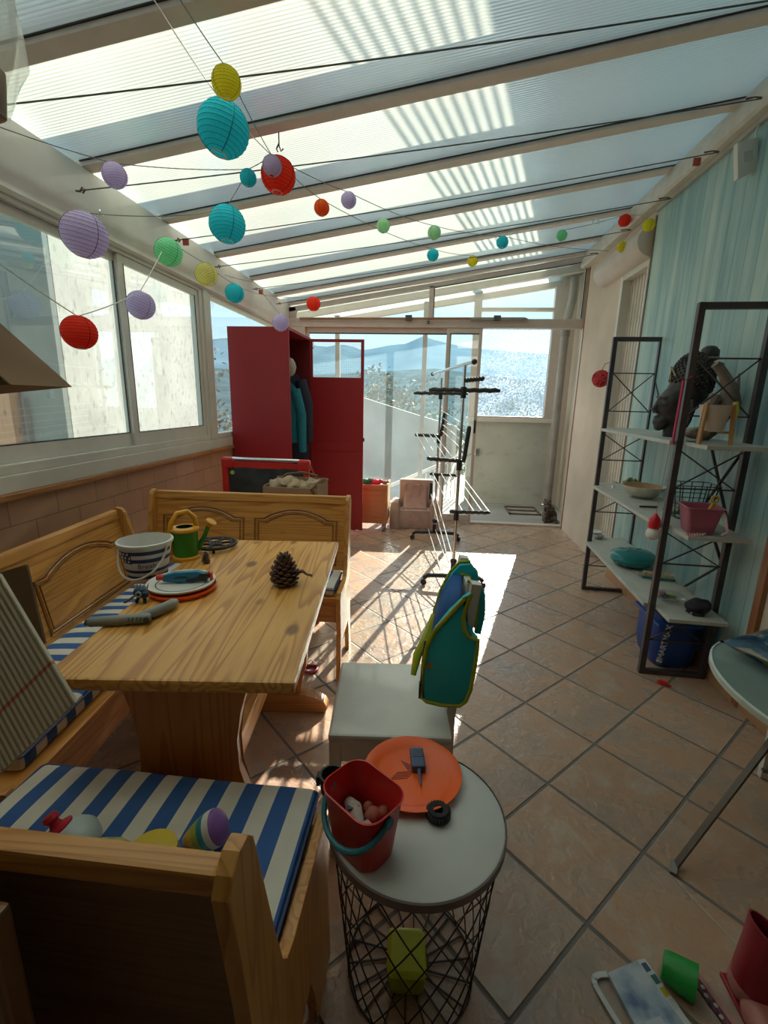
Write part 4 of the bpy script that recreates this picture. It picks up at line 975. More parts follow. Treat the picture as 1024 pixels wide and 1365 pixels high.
# ---- toys on the nearest cushion
TY = thing('tumbler_toy', 'pale blue domed toy with a red knob on the nearest striped cushion', 'toy', (-.655, .672, .492))
MB().lathe([(0, 0), (.038, 0), (.046, .012), (.042, .03), (.028, .045), (0, .052)], 28).build('dome', M('pale blue toy', (.50, .60, .60), .3), TY, True)
MB().lathe([(0, 0), (.026, 0), (.026, .008), (.012, .014), (.009, .022), (.015, .030), (.012, .038), (0, .041)], 24, (-.028, .0, .032), Matrix.Rotation(R(-32), 4, 'Y')).build('knob', M('raspberry knob', (.5, .02, .04), .3), TY, True)
MR = thing('maraca_toy', 'rainbow banded maraca lying on the nearest striped cushion', 'maraca', (-.395, .70, .512), R(10))
bands = [(.0, (.55, .33, .12)), (.16, (.62, .42, .08)), (.32, (.35, .42, .06)), (.5, (.02, .25, .30)), (.66, (.65, .65, .6)), (.82, (.20, .08, .32)), (1.0, None)]
def mr(u_): return .012+.022*math.sin(min(1, u_*1.05)*math.pi*.62) if u_ < .8 else .0335*math.sqrt(max(0, 1-((u_-.8)/.2)**2))*1.0
for (u0, col_), (u1, _) in zip(bands, bands[1:]):
    pr_ = [(mr(u0+(u1-u0)*i/6), (u0+(u1-u0)*i/6)*.085) for i in range(7)]
    if u0 == 0: pr_ = [(0, 0)]+pr_
    MB().lathe(pr_, 24, (-.045, 0, -.005), Matrix.Rotation(R(62), 4, 'Y')).build('colour_band', M('maraca band %d' % int(u0*100), col_, .5), MR, True)
small('yellow_disc', 'yellow toy tambourine on the nearest striped cushion beside the maraca', 'toy', MB().lathe([(0, 0), (.045, 0), (.048, .01), (.045, .026), (0, .030)], 32), M('yellow toy', (.70, .50, .03), .4), (-.490, .660, .492))
small('rainbow_stick', 'yellow green toy handle between the blue tumbler and the yellow disc', 'toy', MB().tube([(-.04, 0, 0), (0, 0, .004), (.03, 0, 0)], [.008, .012, .008], 10), M('yellow green toy', (.5, .5, .12), .5, var=.4, scale=30), (-.565, .672, .503), R(-5))

# ---- shelf: top board
Bu = thing('buddha_head', 'dark carved buddha head sculpture leaning on the top shelf board', 'sculpture', (1.26, 2.62, 1.197))
BM = M('dark bronze wood', (.045, .038, .036), .42, metal=.3, var=.4, scale=18)
fc = MB()
fc.ball((-.005, 0, .155), .10, 3, (.92, .75, 1.15)).ball((-.06, 0, .075), .045, 3, (1.1, 1, .8)).tube([(.01, 0, .0), (-.0, 0, .07)], .055, 14)
fc.ball((-.055, 0, .17), .05, 3, (.9, 1.1, 1.1))
fc.tube([(-.093, 0, .19), (-.103, 0, .155), (-.116, 0, .130)], [.010, .013, .017], 10).ball((-.102, .014, .124), .010, 2).ball((-.102, -.014, .124), .010, 2)
fc.ball((-.093, 0, .098), .014, 2, (1, 1.9, .6)).ball((-.089, 0, .083), .014, 2, (1, 1.7, .6)).ball((-.075, 0, .052), .026, 2)
fc.tube([(-.08, -.045, .195), (-.098, -.02, .20), (-.096, 0, .19)], .006, 6).tube([(-.08, .045, .195), (-.098, .02, .20), (-.096, 0, .19)], .006, 6)
fc.ball((-.080, -.034, .165), .014, 2, (.7, 1.3, .6)).ball((-.080, .034, .165), .014, 2, (.7, 1.3, .6))
fc.tube([(.03, -.078, .19), (.038, -.085, .15), (.03, -.078, .08), (.02, -.07, .05)], [.012, .014, .011, .012], 8).tube([(.03, .078, .19), (.038, .085, .15), (.03, .078, .08)], [.012, .014, .012], 8)
remesh(fc.build('face', BM, Bu), .005, 3)
hr_ = MB().ball((.052, 0, .285), .118, 4, (.85, .72, 1.15)).ball((.04, 0, .23), .10, 3, (1.0, .85, 1.0))
hc = Vector((.052, 0, .285))
for i in range(420):
    z = 1-2*(i+.5)/420; a = i*2.39996; q = math.sqrt(1-z*z)
    p = Vector((q*math.cos(a)*.118*.85, q*math.sin(a)*.118*.72, z*.118*1.15))
    if p.z < -.07 or (p.x < -.06 and p.z < -.01): continue
    hr_.ball(hc+p, .0085, 1)
hr_.build('curled_hair', M('curled dark hair', (.05, .045, .04), .4, metal=.4, var=.5, scale=30), Bu, True)
MB().lathe([(.035, 0), (.044, .006), (.045, .018), (.04, .05), (.022, .066), (0, .07)], 24, (.11, 0, .385), Matrix.Rotation(R(8), 4, 'Y')).build('topknot', BM, Bu, True)
MB().tube([(.11+.047*math.cos(R(a)), .047*math.sin(R(a)), .392) for a in range(0, 360, 20)], .006, 6, closed=True).build('hair_band', M('worn gold', (.35, .28, .14), .4, metal=.7, var=.6, scale=40), Bu, True)
MB().tube([(-.055, -.05, .30), (-.058, 0, .35), (-.05, 0, .26)], .004, 6).build('gold_band', MATS['worn gold'], Bu, True)
PP = thing('plant_pot', 'cream flower pot in a light wooden stand on the top shelf board', 'plant pot', (1.200, 2.17, 1.197))
MB().lathe([(0, .052), (.040, .052), (.060, .160), (.0625, .163), (.057, .163), (.052, .15), (0, .148)], 36).build('pot', M('cream ceramic', (.60, .50, .42), .4, var=.03), PP, True)
MB().lathe([(0, .15), (.055, .152), (.057, .158), (0, .156)], 30).build('terracotta_liner', M('terracotta', (.35, .07, .04), .6), PP, True)
OK_ = wood('light oak', (.58, .33, .12), (.48, .25, .08), 'z', knots=False)
for a in (-150, -30, 90):
    c_, s_ = math.cos(R(a)), math.sin(R(a))
    MB().bar((.075*c_, .075*s_, 0), (.062*c_, .062*s_, .165), .012, .014, bev=.002).bar((.07*c_, .07*s_, .05), (.02*c_, .02*s_, .05), .01).build('stand_leg', OK_, PP)
rb = MB().tube([(0, 0, .03), (.004, -.004, .0), (.010, -.002, -.045)], [.010, .012, .006], 6).tube([(0, 0, .02), (-.012, 0, -.01), (-.01, 0, -.03)], [.008, .009, .003], 6)
small('yellow_ribbon', 'yellow ribbon bow hanging behind the cream flower pot', 'ribbon', rb, M('yellow ribbon', (.55, .50, .02), .6), (1.305, 2.22, 1.345))
DW = M('bleached driftwood', (.22, .17, .13), .8, bump=.6, var=.4, scale=20)
dw = MB().tube([(-.06, 0, .0), (-.02, 0, .05), (.02, .01, .12), (.045, 0, .18), (.035, 0, .24), (.0, 0, .30), (-.03, 0, .335), (-.05, 0, .35)], [.03, .04, .045, .05, .035, .022, .022, .02], 10)
dw.tube([(.03, 0, .18), (.07, 0, .24), (.065, 0, .31)], [.02, .010, .004], 8).tube([(-.02, 0, .19), (-.03, -.01, .20), (-.05, -.01, .15)], [.03, .03, .02], 8).tube([(-.035, 0, .32), (-.02, 0, .355)], [.014, .012], 8)
small('driftwood', 'knotty driftwood branch standing behind the flower pot on the top shelf', 'driftwood', dw, DW, (1.362, 2.44, 1.198), 0)
sl_ = MB().ball((0, 0, .03), .05, 3, (1.2, .9, .55)).tube([(-.04, -.02, .03), (.0, -.035, .05), (.04, -.02, .075), (.055, .0, .095)], [.02, .02, .015, .006], 8)
small('sea_shell', 'big rough brown shell under the flower pot stand on the top shelf', 'shell', sl_, M('rough shell', (.25, .18, .13), .8, var=.5, scale=25, bump=.7), (1.245, 2.37, 1.200), .3)
small('grey_saucer', 'small grey saucer in front of the shell on the top shelf', 'saucer', MB().lathe([(0, 0), (.025, 0), (.034, .007), (.032, .009), (0, .004)], 24), M('grey saucer', (.3, .32, .32), .4), (1.185, 2.26, 1.197))

# ---- shelf: middle board
BO = thing('salad_bowl', 'large cream bowl with wood coloured inside on the middle shelf', 'bowl', (1.325, 3.00, .797))
MB().lathe([(0, 0), (.05, 0), (.095, .028), (.122, .068), (.124, .074), (.120, .074), (.118, .068)], 48).build('bowl_outside', M('cream bowl', (.62, .57, .47), .35, var=.03), BO, True)
MB().lathe([(.1195, .073), (.092, .034), (.05, .012), (0, .010)], 48).build('bowl_inside', wood('bowl lining', (.5, .30, .14), (.4, .22, .09), 'x', knots=False), BO, True)
small('grey_stone', 'dark flat object lying inside the cream bowl', 'stone', MB().ball((0, 0, 0), .03, 2, (1.2, .8, .5)), M('dark olive thing', (.09, .09, .05), .7), (1.355, 2.97, .83))
st_ = MB()
for k_ in range(6): st_.tube([(0, 0, .0), (.025*math.cos(R(k_*60)), .025*math.sin(R(k_*60)), .018+.012*(k_ % 2)), (.055*math.cos(R(k_*60)), .05*math.sin(R(k_*60)), .012)], [.022, .017, .007], 8)
small('ceramic_frog', 'olive green leaf shaped ornament behind the cream bowl', 'ornament', st_, M('olive glaze', (.16, .18, .06), .45), (1.345, 3.24, .835), .4)
wr = MB(); 
for k_ in range(5): wr.tube([(-.06+k_*.006, 0, .002), (-.045-k_*.004, .01, .03+.008*k_), (-.02, .0, .038), (.06, .01, .03)], .0018, 5)
small('wire_ornament', 'tangled wire ornament at the left of the cream bowl', 'ornament', wr, STEEL, (1.30, 3.28, .798))
small('black_pen', 'black pen lying in front of the cream bowl on the middle shelf', 'pen', MB().tube([(-.05, 0, .006), (.05, 0, .006)], .0055, 8), BLK, (1.225, 2.68, .797), R(5))
JG = glass('jar glass', .12, col=(.6, .65, .6))
JR = thing('glass_jar', 'square clear glass jar between the cream bowl and the pink bucket', 'jar', (1.315, 2.60, .797), R(-3))
jb = MB(); loft(jb, [(.045, .03, .012, 0), (.048, .033, .014, .006), (.048, .033, .014, .08), (.042, .028, .012, .09), (.039, .025, .01, .088), (.044, .029, .01, .006)], True, False)
jb.build('jar_body', JG, JR, True)
MB().box(-.042, -.027, .006, .042, .027, .014, .002).build('contents', M('beige contents', (.4, .35, .25), .8), JR)
BW = thing('wire_basket', 'black wire basket standing behind the pink bucket on the middle shelf', 'basket', (1.328, 2.47, .797), R(-4))
GM = M('dark green wire', (.02, .035, .03), .5)
bw = MB()
def rr_(u_, z): 
    P = rect(.15+.05*u_, .12+.04*u_, .02, 3); return [(x, y, z) for x, y in P]
for u_ in (0, .33, .66, 1): bw.tube(rr_(u_, .005+u_*.17), .0022, 5, closed=True)
for x in (-.06, -.02, .02, .06): 
    for s_ in (-1, 1): bw.bar((x, s_*.06, .005), (x*1.35, s_*.08, .175), .004)
    bw.bar((x, -.06, .005), (x, .06, .005), .004)
for y in (-.03, .03):
    for s_ in (-1, 1): bw.bar((s_*.075, y, .005), (s_*.10, y*1.3, .175), .004)
bw.build('wire_cage', GM, BW)
small('red_tin', 'small brick red tin inside the wire basket', 'tin', MB().lathe([(0, 0), (.025, 0), (.025, .068), (0, .070)], 24), M('brick red tin', (.25, .045, .03), .5), (1.305, 2.435, .806))
PB = thing('pink_bucket', 'translucent pink sand bucket on the near end of the middle shelf', 'bucket', (1.222, 2.185, .797), R(-10))
PKB = M('translucent pink plastic', (.50, .13, .20), .35, trans=.25, var=.05)
q_ = MB(); loft(q_, [(.048, .048, .012, 0), (.052, .052, .014, .005), (.070, .070, .016, .115), (.079, .079, .018, .120), (.077, .077, .018, .124), (.067, .067, .014, .120), (.049, .049, .012, .008), (.02, .02, .005, .008)], True, True)
q_.build('bucket_body', PKB, PB, True)
MB().tube([(.070, -.06, .108), (.075, -.07, .09), (.078, -.088, .055), (.085, -.095, .03), (.07, -.085, .012)], .006, 8).build('handle', M('pale pink handle', (.62, .42, .42), .5), PB, True)
SP = thing('toy_spade', 'yellow toy spade handle sticking out of the pink bucket', 'spade', (1.245, 2.19, .83))
MB().tube([(0, 0, .0), (.015, -.01, .075), (.024, -.016, .105)], [.008, .009, .009], 8).build('shaft', M('yellow spade', (.62, .38, .02), .4), SP, True)
MB().tube([(.024+.014*math.cos(R(a)), -.017, .122+.014*math.sin(R(a))) for a in range(0, 360, 30)], .005, 6, closed=True).build('grip_ring', MATS['yellow spade'], SP, True)
cc_ = MB()
for k_ in range(6): cc_.tube([(-.035+k_*.012, 0, .003), (-.028+k_*.012, .004, .012), (-.025+k_*.012, -.004, .004)], .0034, 6)
cc_.tube([(-.04, 0, .005), (.035, 0, .006), (.042, .004, .014)], .003, 6)
small('candy_toy', 'red and white striped twisted toy before the pink bucket', 'toy', cc_, stripes('red white candy', (.6, .05, .08), (.7, .66, .6), .011, 0), (1.175, 2.105, .797), 0)

# ---- shelf: bottom board
small('white_dish', 'small white scalloped dish on the far end of the bottom shelf', 'dish', MB().lathe([(0, 0), (.022, 0), (.030, .006), (.048, .030), (.045, .032), (.028, .010), (0, .008)], 24), M('white porcelain', (.6, .6, .56), .3), (1.275, 3.50, .3815))
small('white_dish', 'second white dish tilted on the rim of the small scalloped one', 'dish', MB().lathe([(0, 0), (.018, 0), (.034, .016), (.032, .018), (0, .006)], 24), MATS['white porcelain'], (1.262, 3.515, .412), rot=(R(6), R(-5), 0))
TE = M('teal metallic plastic', (.01, .20, .21), .25, var=.15, coat=.4)
TD = thing('teal_disc', 'shiny teal inflated cushion disc on the bottom shelf board', 'cushion', (1.28, 2.90, .382), R(4))
MB().lathe([(0, .0), (.06, .001), (.10, .015), (.125, .05), (.118, .075), (.09, .092), (.04, .10), (0, .101)], 48, sx=1.1).build('disc_body', TE, TD, True)
for a in (20, 75, 140, 200): MB().tube([(.02*math.cos(R(a)), .02*math.sin(R(a)), .1015), (.07*math.cos(R(a+12)), .07*math.sin(R(a+12)), .098)], .002, 5).build('crease', M('teal crease', (.005, .10, .11), .4), TD)
BR = thing('scrub_brush', 'scrubbing brush with cream bristles and teal back on the bottom shelf', 'brush', (1.335, 2.675, .382), R(-14))
MB().box(-.085, -.02, .0, .085, .02, .014, .006).build('brush_back', TE, BR, True)
br_ = MB(); random.seed(8)
for i in range(17):
    for j in range(4): br_.tube([(-.075+i*.0093, -.015+j*.01, .012), (-.075+i*.0093+random.uniform(-.004, .004), -.018+j*.012, .036)], [.0035, .0045], 5)
br_.build('bristles', M('cream bristles', (.55, .48, .30), .8), BR)
MB().tube([(-.085, 0, .012), (-.11, .0, .022)], [.010, .009], 8).build('brush_handle', M('beige brush handle', (.5, .42, .26), .6), BR, True)
SGo = thing('goggles_bag', 'clear plastic bag with pink and green swim goggles on the bottom shelf', 'bag', (1.245, 2.36, .382), R(-25))
pbx = MB().ball((0, 0, .028), .055, 3, (1.35, .95, .5)).build('clear_bag', glass('crinkled clear plastic', .22, col=(.6, .62, .62)), SGo, True)
MB().box(-.045, .0, .012, -.015, .03, .04, .006).build('pink_part', M('pink part', (.55, .12, .22), .5), SGo)
MB().box(-.01, .005, .012, .035, .03, .03, .006).build('green_part', M('leaf green part', (.25, .35, .05), .5), SGo)
MB().box(-.05, -.02, .010, .05, -.008, .018, .002).build('grey_part', M('grey part', (.3, .3, .3), .4), SGo)
MB().ball((-.02, -.01, .025), .014, 2, (1.4, 1, .8)).build('dark_lens', BLK, SGo, True)
CP = thing('black_cap', 'crumpled black fabric cap with peak on the near corner of the bottom shelf', 'cap', (1.315, 2.225, .382), R(-20))  # a crumpled black cap
cp_ = MB().ball((0, 0, .035), .055, 3, (1.0, .8, .75))
for v in cp_.b.verts: v.co += v.co.normalized()*.010*mnoise.noise(v.co*28); v.co.z = max(0, v.co.z)
cp_.build('cap_body', M('black fabric', (.018, .018, .024), .8, bump=.5, scale=40), CP, True)
MB().prism([(-.05, -.01), (-.02, -.045), (.02, -.045), (.03, -.02), (-.01, .01)], .002, .012, 'xy', bev=.003).build('peak', M('black fabric', (.018, .018, .024), .8), CP)
MB().box(-.035, -.055, .008, -.028, -.046, .02, .002).build('buckle', STEEL, CP)
# ---- blue tub under the shelf
BC = thing('blue_tub', 'blue rounded toy tub with white lettering on the floor under the shelf unit', 'tub', (1.325, 2.475, 0))
BL = M('royal blue plastic', (.012, .055, .27), .45, var=.1)
loft_ = MB(); loft(loft_, [(.085, .11, .05, 0), (.105, .130, .07, .03), (.118, .145, .08, .10), (.118, .145, .08, .23), (.105, .128, .07, .29), (.08, .10, .06, .325), (.04, .05, .03, .34)], True, True)
loft_.build('tub_body', BL, BC, True)
MB().box(-.121, -.147, .245, .121, .147, .262, .005).build('lid_rim', M('bright blue rim', (.02, .10, .42), .4), BC, True)
text('SMARTMAX', .041, M('white lettering', (.7, .7, .68), .5), BC, Matrix.Translation((-.078, -.149, .155)) @ Matrix.Rotation(R(90), 4, 'X') @ Matrix.Rotation(R(84), 4, 'Z'), .0008, bold=.0012)
small('clear_box', 'pale translucent storage box between the blue tub and the wall', 'box', MB().box(-.06, -.05, 0, .0, .06, .30, .008), M('milky plastic', (.22, .28, .33), .4), (1.447, 2.66, 0), R(-2))

# ---- pendant bulb with pink strap
BPn = thing('bulb_lamp', 'red and white battery bulb lamp hanging by its cord on the shelf post', 'lamp', (1.078, 2.275, .72))
MB().ball((0, 0, .035), .031, 3).tube([(0, 0, .04), (0, 0, .07)], [.028, .022], 16).build('bulb', M('milky bulb', (.72, .70, .66), .3, var=.02), BPn, True)
MB().lathe([(.024, .062), (.026, .075), (.025, .105), (.012, .125), (.004, .135), (0, .135)], 24).build('socket', M('bright red socket', (.65, .01, .02), .4), BPn, True)
MB().tube([(0, 0, .13), (.004, 0, .25), (.012, -.005, .46)], .0015, 5).build('cord', M('pink cord', (.55, .25, .28), .7), BPn)
small('pink_strap', 'crimson strap tied along the near shelf post above the bulb lamp', 'strap', MB().bar((0, 0, 0), (.004, 0, .28), .014, .006).tube([(-.004, 0, .28), (-.012, -.005, .30)], .002, 5).tube([(.004, 0, .28), (.02, -.006, .29), (.035, -.006, .30)], .0022, 5), M('crimson webbing', (.42, .02, .07), .7), (1.100, 2.275, 1.182), 0)
# ---- wicker ball
WK = thing('wicker_ball', 'red openwork rattan ball hanging on the beige wall by the shutter', 'ornament', (1.40, 4.25, 1.565))
wk = MB(); random.seed(11)
for i in range(15):
    ax = Vector((random.uniform(-1, 1), random.uniform(-1, 1), random.uniform(-1, 1))).normalized(); q = ax.to_track_quat('Z', 'Y').to_matrix()
    wk.tube([q @ Vector((.068*math.cos(R(a)), .068*math.sin(R(a)), 0)) for a in range(0, 360, 24)], .0042, 5, closed=True)
wk.build('rattan_shell', M('scarlet rattan', (.60, .04, .05), .6), WK, True)
MB().ball((0, 0, 0), .062, 3).build('inner_core', M('crimson core', (.32, .012, .02), .8), WK, True)
MB().tube([(0, 0, .068), (.02, 0, .12), (.078, 0, .14)], .0025, 5).build('hanging_loop', M('red cord', (.4, .02, .02), .7), WK)
# ---- wall device
DV = thing('motion_sensor', 'tilted white square box with a cable high on the blue wall', 'sensor', (1.43, 2.70, 2.50))
MB().prism([(-.062, .060), (.028, .082), (.052, -.055), (-.032, -.088)], -.016, .02, 'xz', bev=.006).build('casing', M('cream casing', (.66, .65, .58), .45, var=.03), DV, True)
MB().prism([(-.025, .02), (.010, .028), (.018, -.012), (-.015, -.022)], -.019, -.015, 'xz').build('lens', M('pale grey lens', (.5, .5, .45), .3), DV)
MB().tube([(.025, 0, .075), (.02, 0, .11), (.035, .0, .15), (.045, .0, .19)], .004, 6).build('cable', WHT, DV, True)
MB().bar((.02, .0, -.01), (.055, .03, -.01), .02).build('wall_mount', WHT, DV)
# ---- curtain rod along the door head
RO = thing('wooden_rod', 'thin brown wooden rod fixed along the head of the glass door', 'rod', (0, YB-.065, 0))
MB().tube([(-1.45, 0, 2.178), (.90, 0, 2.190)], .011, 10).build('rod', wood('rod wood', (.30, .17, .10), (.2, .11, .06), 'x', knots=False), RO, True)
MB().box(.35, -.016, 2.168, .92, .016, 2.192, .003).build('rod_sleeve', M('grey sleeve', (.25, .25, .22), .5), RO)
for x in (-.288, .618): MB().box(x-.035, -.022, 2.165, x+.035, .02, 2.215, .004).build('rod_clamp', M('grey clamp', (.08, .085, .08), .5), RO)
MB().box(-.095, -.02, 2.13, -.07, .0, 2.165, .003).build('hook', M('grey clamp', (.08, .085, .08), .5), RO)

# ---- bits on the floor
pg = MB().prism([(-.03, -.006), (.02, -.010), (.034, 0), (.02, .008), (-.03, .010), (-.02, .002)], 0, .012, 'xy', bev=.002).box(-.02, -.008, .012, .02, .008, .022, .003)
small('red_clothes_peg', 'small red plastic clip lying on the floor tiles before the shelf unit', 'clip', pg, RED, (1.205, 2.195, .0), R(-35))
small('hair_ring', 'green elastic ring on the tiles under the drying rack', 'ring', MB().tube([(.035*math.cos(R(a)), .025*math.sin(R(a)), .003) for a in range(0, 360, 20)], .003, 6, closed=True), M('green elastic', (.25, .42, .12), .6), (.345, 3.93, 0))
KY = thing('key_ring', 'pink ring with metal keys lying on the floor under the dining table', 'key ring', (-.56, 2.09, 0), .2)
MB().tube([(.032*math.cos(R(a)), .032*math.sin(R(a)), .007) for a in range(0, 360, 18)], .007, 8, closed=True).build('pink_ring', M('raspberry ring', (.45, .03, .12), .5), KY, True)
MB().tube([(-.03, .02, .02), (.0, .045, .03), (.03, .02, .02)], .003, 6).bar((-.02, .03, .01), (-.05, .06, .012), .008).bar((-.03, .01, .01), (-.065, .02, .004), .006).build('keys', STEEL, KY)
# packaging card
CD = thing('toy_packaging', 'pale blue printed card packaging lying on the floor at bottom right', 'packaging', (0, 0, .0015))
mt_, t_, o_ = new_mat('blue photo print'); n__ = N(t_); tcx = n__('ShaderNodeTexCoord')
nn = n__('ShaderNodeTexNoise', {'Vector': tcx.outputs['Object'], 'Scale': 14.0, 'Detail': 5.0})
pp_ = n__('ShaderNodeBsdfPrincipled', {'Base Color': n__.ramp(nn.outputs[0], [(.35, (.10, .16, .28)), (.5, (.30, .38, .48)), (.65, (.48, .53, .58))]), 'Roughness': .35})
t_.links.new(pp_.outputs[0], o_.inputs[0])
MB().prism([(.482, .893), (.563, .928), (.625, .795), (.60, .75), (.52, .75)], 0, .012, 'xy').build('printed_front', mt_, CD)
MB().prism([(.563, .928), (.585, .934), (.642, .790), (.625, .795)], 0, .013, 'xy').build('white_edge', M('white card', (.55, .57, .58), .5), CD)
hl = MB(); HP = [(.482, .893), (.462, .890), (.447, .882), (.445, .868), (.455, .84), (.49, .76)]
for a, b in zip(HP, HP[1:]): hl.bar((*a, .006), (*b, .006), .012, .004)
hl.build('carry_handle', M('white card', (.55, .57, .58), .5), CD)
for i, (x, y, c_) in enumerate(((.580, .915, (.05, .08, .15)), (.592, .892, (.03, .12, .12)), (.602, .868, (.45, .35, .03)), (.612, .848, (.5, .52, .5)))):
    MB().box(-.007, -.009, 0, .007, .009, .001).build('print_mark', M('print mark %d' % i, c_, .5), CD, loc=(x, y, .0128), rot=(0, 0, R(22)))
tv = MB().box(-.022, -.014, 0, .022, .014, .001).build('pictured_car', M('pictured silver car', (.5, .55, .6), .4), CD, loc=(.555, .80, .0122), rot=(0, 0, R(20)))
for q in (-.013, .013): MB().lathe([(0, 0), (.006, 0), (.006, .0006), (0, .0008)], 12, (q, -.012, .0008)).build('pictured_wheel', M('ink black', (.02, .03, .05), .6), tv)
GC = thing('green_cup', 'green plastic cup lying on its side by the printed card', 'cup', (.640, .893, .040), R(-30)); GC.scale = (1.18, 1.18, 1.18)
gcm = Matrix.Rotation(R(90), 4, 'Y')
MB().lathe([(0, -.028), (.025, -.028), (.028, -.02), (.034, .03), (.032, .03), (.026, -.018), (0, -.022)], 32, (0, 0, 0), gcm).build('cup_body', M('bright green cup', (.01, .28, .035), .45), GC, True)
CB_ = thing('sweet_wrapper', 'dark red floral wrapper strip lying between green cup and boot', 'wrapper', (.708, .865, 0), R(18))
MB().box(-.010, -.07, 0, .010, .06, .005, .002).build('strip', M('dark floral wrapper', (.10, .03, .04), .5, var=1.6, scale=90), CB_)
for i, y in enumerate((-.045, -.025, -.005, .015, .03, .045)): MB().lathe([(0, 0), (.005, 0), (0, .001)], 8, ((-1)**i*.003, y, .0052)).build('pale_flower', M('pale print', (.5, .42, .38), .5), CB_)
MB().box(.011, -.07, 0, .022, .055, .003).build('pink_edge', M('dusty pink edge', (.42, .2, .17), .6), CB_)
BT = thing('rubber_boot', 'red and pink child rubber boot standing at the bottom right corner', 'boot', (.80, .885, 0), R(0))
bo = MB(); V = []
for z, r_, dx, tl in ((.045, .046, 0, 0), (.10, .043, .0, .0), (.15, .043, .004, .1), (.205, .044, .008, .55)):
    V.append([bo.b.verts.new((dx+r_*math.cos(R(a)), r_*math.sin(R(a))*1.05, z-tl*r_*math.cos(R(a))*1.1)) for a in range(0, 360, 12)])
Vi = [[bo.b.verts.new((v.co.x*.9, v.co.y*.9, v.co.z-(.0 if k_ == 0 else .0))) for v in row] for k_, row in enumerate(V[::-1])]
rows = V+Vi
for A__, B__ in zip(rows, rows[1:]):
    for i in range(30): bo.b.faces.new((A__[i], A__[(i+1) % 30], B__[(i+1) % 30], B__[i]))
bo.build('boot_shaft', M('dark red rubber', (.32, .015, .03), .4), BT, True)
MB().lathe([(0, .09), (.030, .092), (.034, .12), (.035, .16)], 28).build('grey_lining', M('grey lining', (.24, .26, .24), .8), BT, True)
MB().ball((0, 0, .045), .049, 3, (1, 1, .92)).ball((-.01, -.065, .032), .044, 3, (.95, 1.35, .72)).build('boot_foot', M('salmon pink rubber', (.45, .17, .14), .45), BT, True)
MB().box(.02, -.056, .05, .045, -.04, .066, .004).build('buckle', BLK, BT)
MB().box(-.042, -.105, 0, .034, .045, .010, .004).build('sole', M('dark red rubber', (.32, .015, .03), .4), BT)
small('white_string', 'thin white string trailing over the floor tiles by the boot', 'string', MB().tube([(.77, 1.165, .002), (.80, 1.09, .002), (.835, 1.02, .002), (.86, .97, .002)], .0013, 5), M('white string', (.6, .58, .52), .8), (0, 0, 0))

# ---- cat on the porch
CT = thing('tabby_cat', 'brown tabby cat sitting on the porch floor beside the drainpipe', 'cat', (1.415, 5.52, -.02), R(0))
mt_, t_, o_ = new_mat('tabby fur'); n__ = N(t_); tcx = n__('ShaderNodeTexCoord')
nn = n__('ShaderNodeTexNoise', {'Vector': tcx.outputs['Object'], 'Scale': 26.0, 'Detail': 3.0, 'Distortion': 1.2})
pp_ = n__('ShaderNodeBsdfPrincipled', {'Base Color': n__.ramp(nn.outputs[0], [(.4, (.025, .018, .014)), (.5, (.09, .065, .045)), (.62, (.22, .17, .13))]), 'Roughness': .9})
t_.links.new(pp_.outputs[0], o_.inputs[0])
ct = MB().ball((.02, .02, .085), .085, 3, (1.0, 1.0, 1.0)).ball((.005, .0, .15), .066, 3, (.95, .95, 1.1)).ball((-.02, -.03, .195), .045, 3)
ct.ball((-.035, -.045, .245), .044, 3, (1.05, .95, .92)).ball((-.045, -.083, .235), .018, 2, (1.2, .9, .8))
ct.tube([(-.045, -.04, .19), (-.048, -.065, .09), (-.048, -.075, .012)], [.028, .017, .014], 10).tube([(-.005, -.045, .19), (-.008, -.07, .09), (-.010, -.078, .012)], [.028, .017, .014], 10)
ct.ball((-.05, -.088, .012), .016, 2, (1, 1.3, .7)).ball((-.012, -.090, .012), .016, 2, (1, 1.3, .7))
ct.ball((.055, -.03, .06), .055, 3, (.7, 1.1, 1.05)).ball((.055, -.085, .014), .02, 2, (.9, 1.8, .7)).ball((-.02, -.0, .05), .05, 3)
ct.tube([(.08, .06, .02), (.11, .0, .018), (.09, -.07, .016), (.04, -.105, .014), (.0, -.115, .012)], [.022, .020, .018, .016, .011], 8)
for sx in (-1, 1): ct.tube([(-.035+sx*.026, -.035, .27), (-.035+sx*.033, -.035, .306)], [.018, .003], 8)
remesh(ct.build('cat_body', mt_, CT), .0065, 2)
for sx in (-1, 1): MB().ball((-.042+sx*.017, -.083, .252), .0065, 2).build('eye', M('cat eye', (.25, .28, .06), .2), CT, True)
MB().ball((-.047, -.099, .240), .005, 2).build('nose', M('cat nose', (.12, .04, .04), .5), CT, True)
MB().ball((-.046, -.088, .224), .017, 2, (1.1, .7, .6)).build('pale_muzzle', M('pale cat fur', (.34, .29, .25), .9), CT, True)

# ---- foreground cardboard house and plastic bag
CBM = M('brown cardboard', (.30, .185, .10), .85, var=.06)
mt_, t_, o_ = new_mat('corrugated cardboard'); n__ = N(t_); tcx = n__('ShaderNodeTexCoord'); spx = n__('ShaderNodeSeparateXYZ', {0: tcx.outputs['Object']})
wv_ = n__.math('SINE', n__.math('MULTIPLY', spx.outputs[0], 2*math.pi/.010))
ln_ = n__.math('LESS_THAN', n__.math('ABSOLUTE', n__.math('SUBTRACT', spx.outputs[1], .075)), .003)
bb_ = n__('ShaderNodeBump', {'Height': wv_, 'Strength': .7, 'Distance': .002})
pp_ = n__('ShaderNodeBsdfPrincipled', {'Base Color': n__.mix(n__.math('MULTIPLY', ln_, .8), (.50, .45, .34, 1), (.5, .09, .06, 1)), 'Roughness': .85, 'Normal': bb_.outputs[0]})
t_.links.new(pp_.outputs[0], o_.inputs[0])
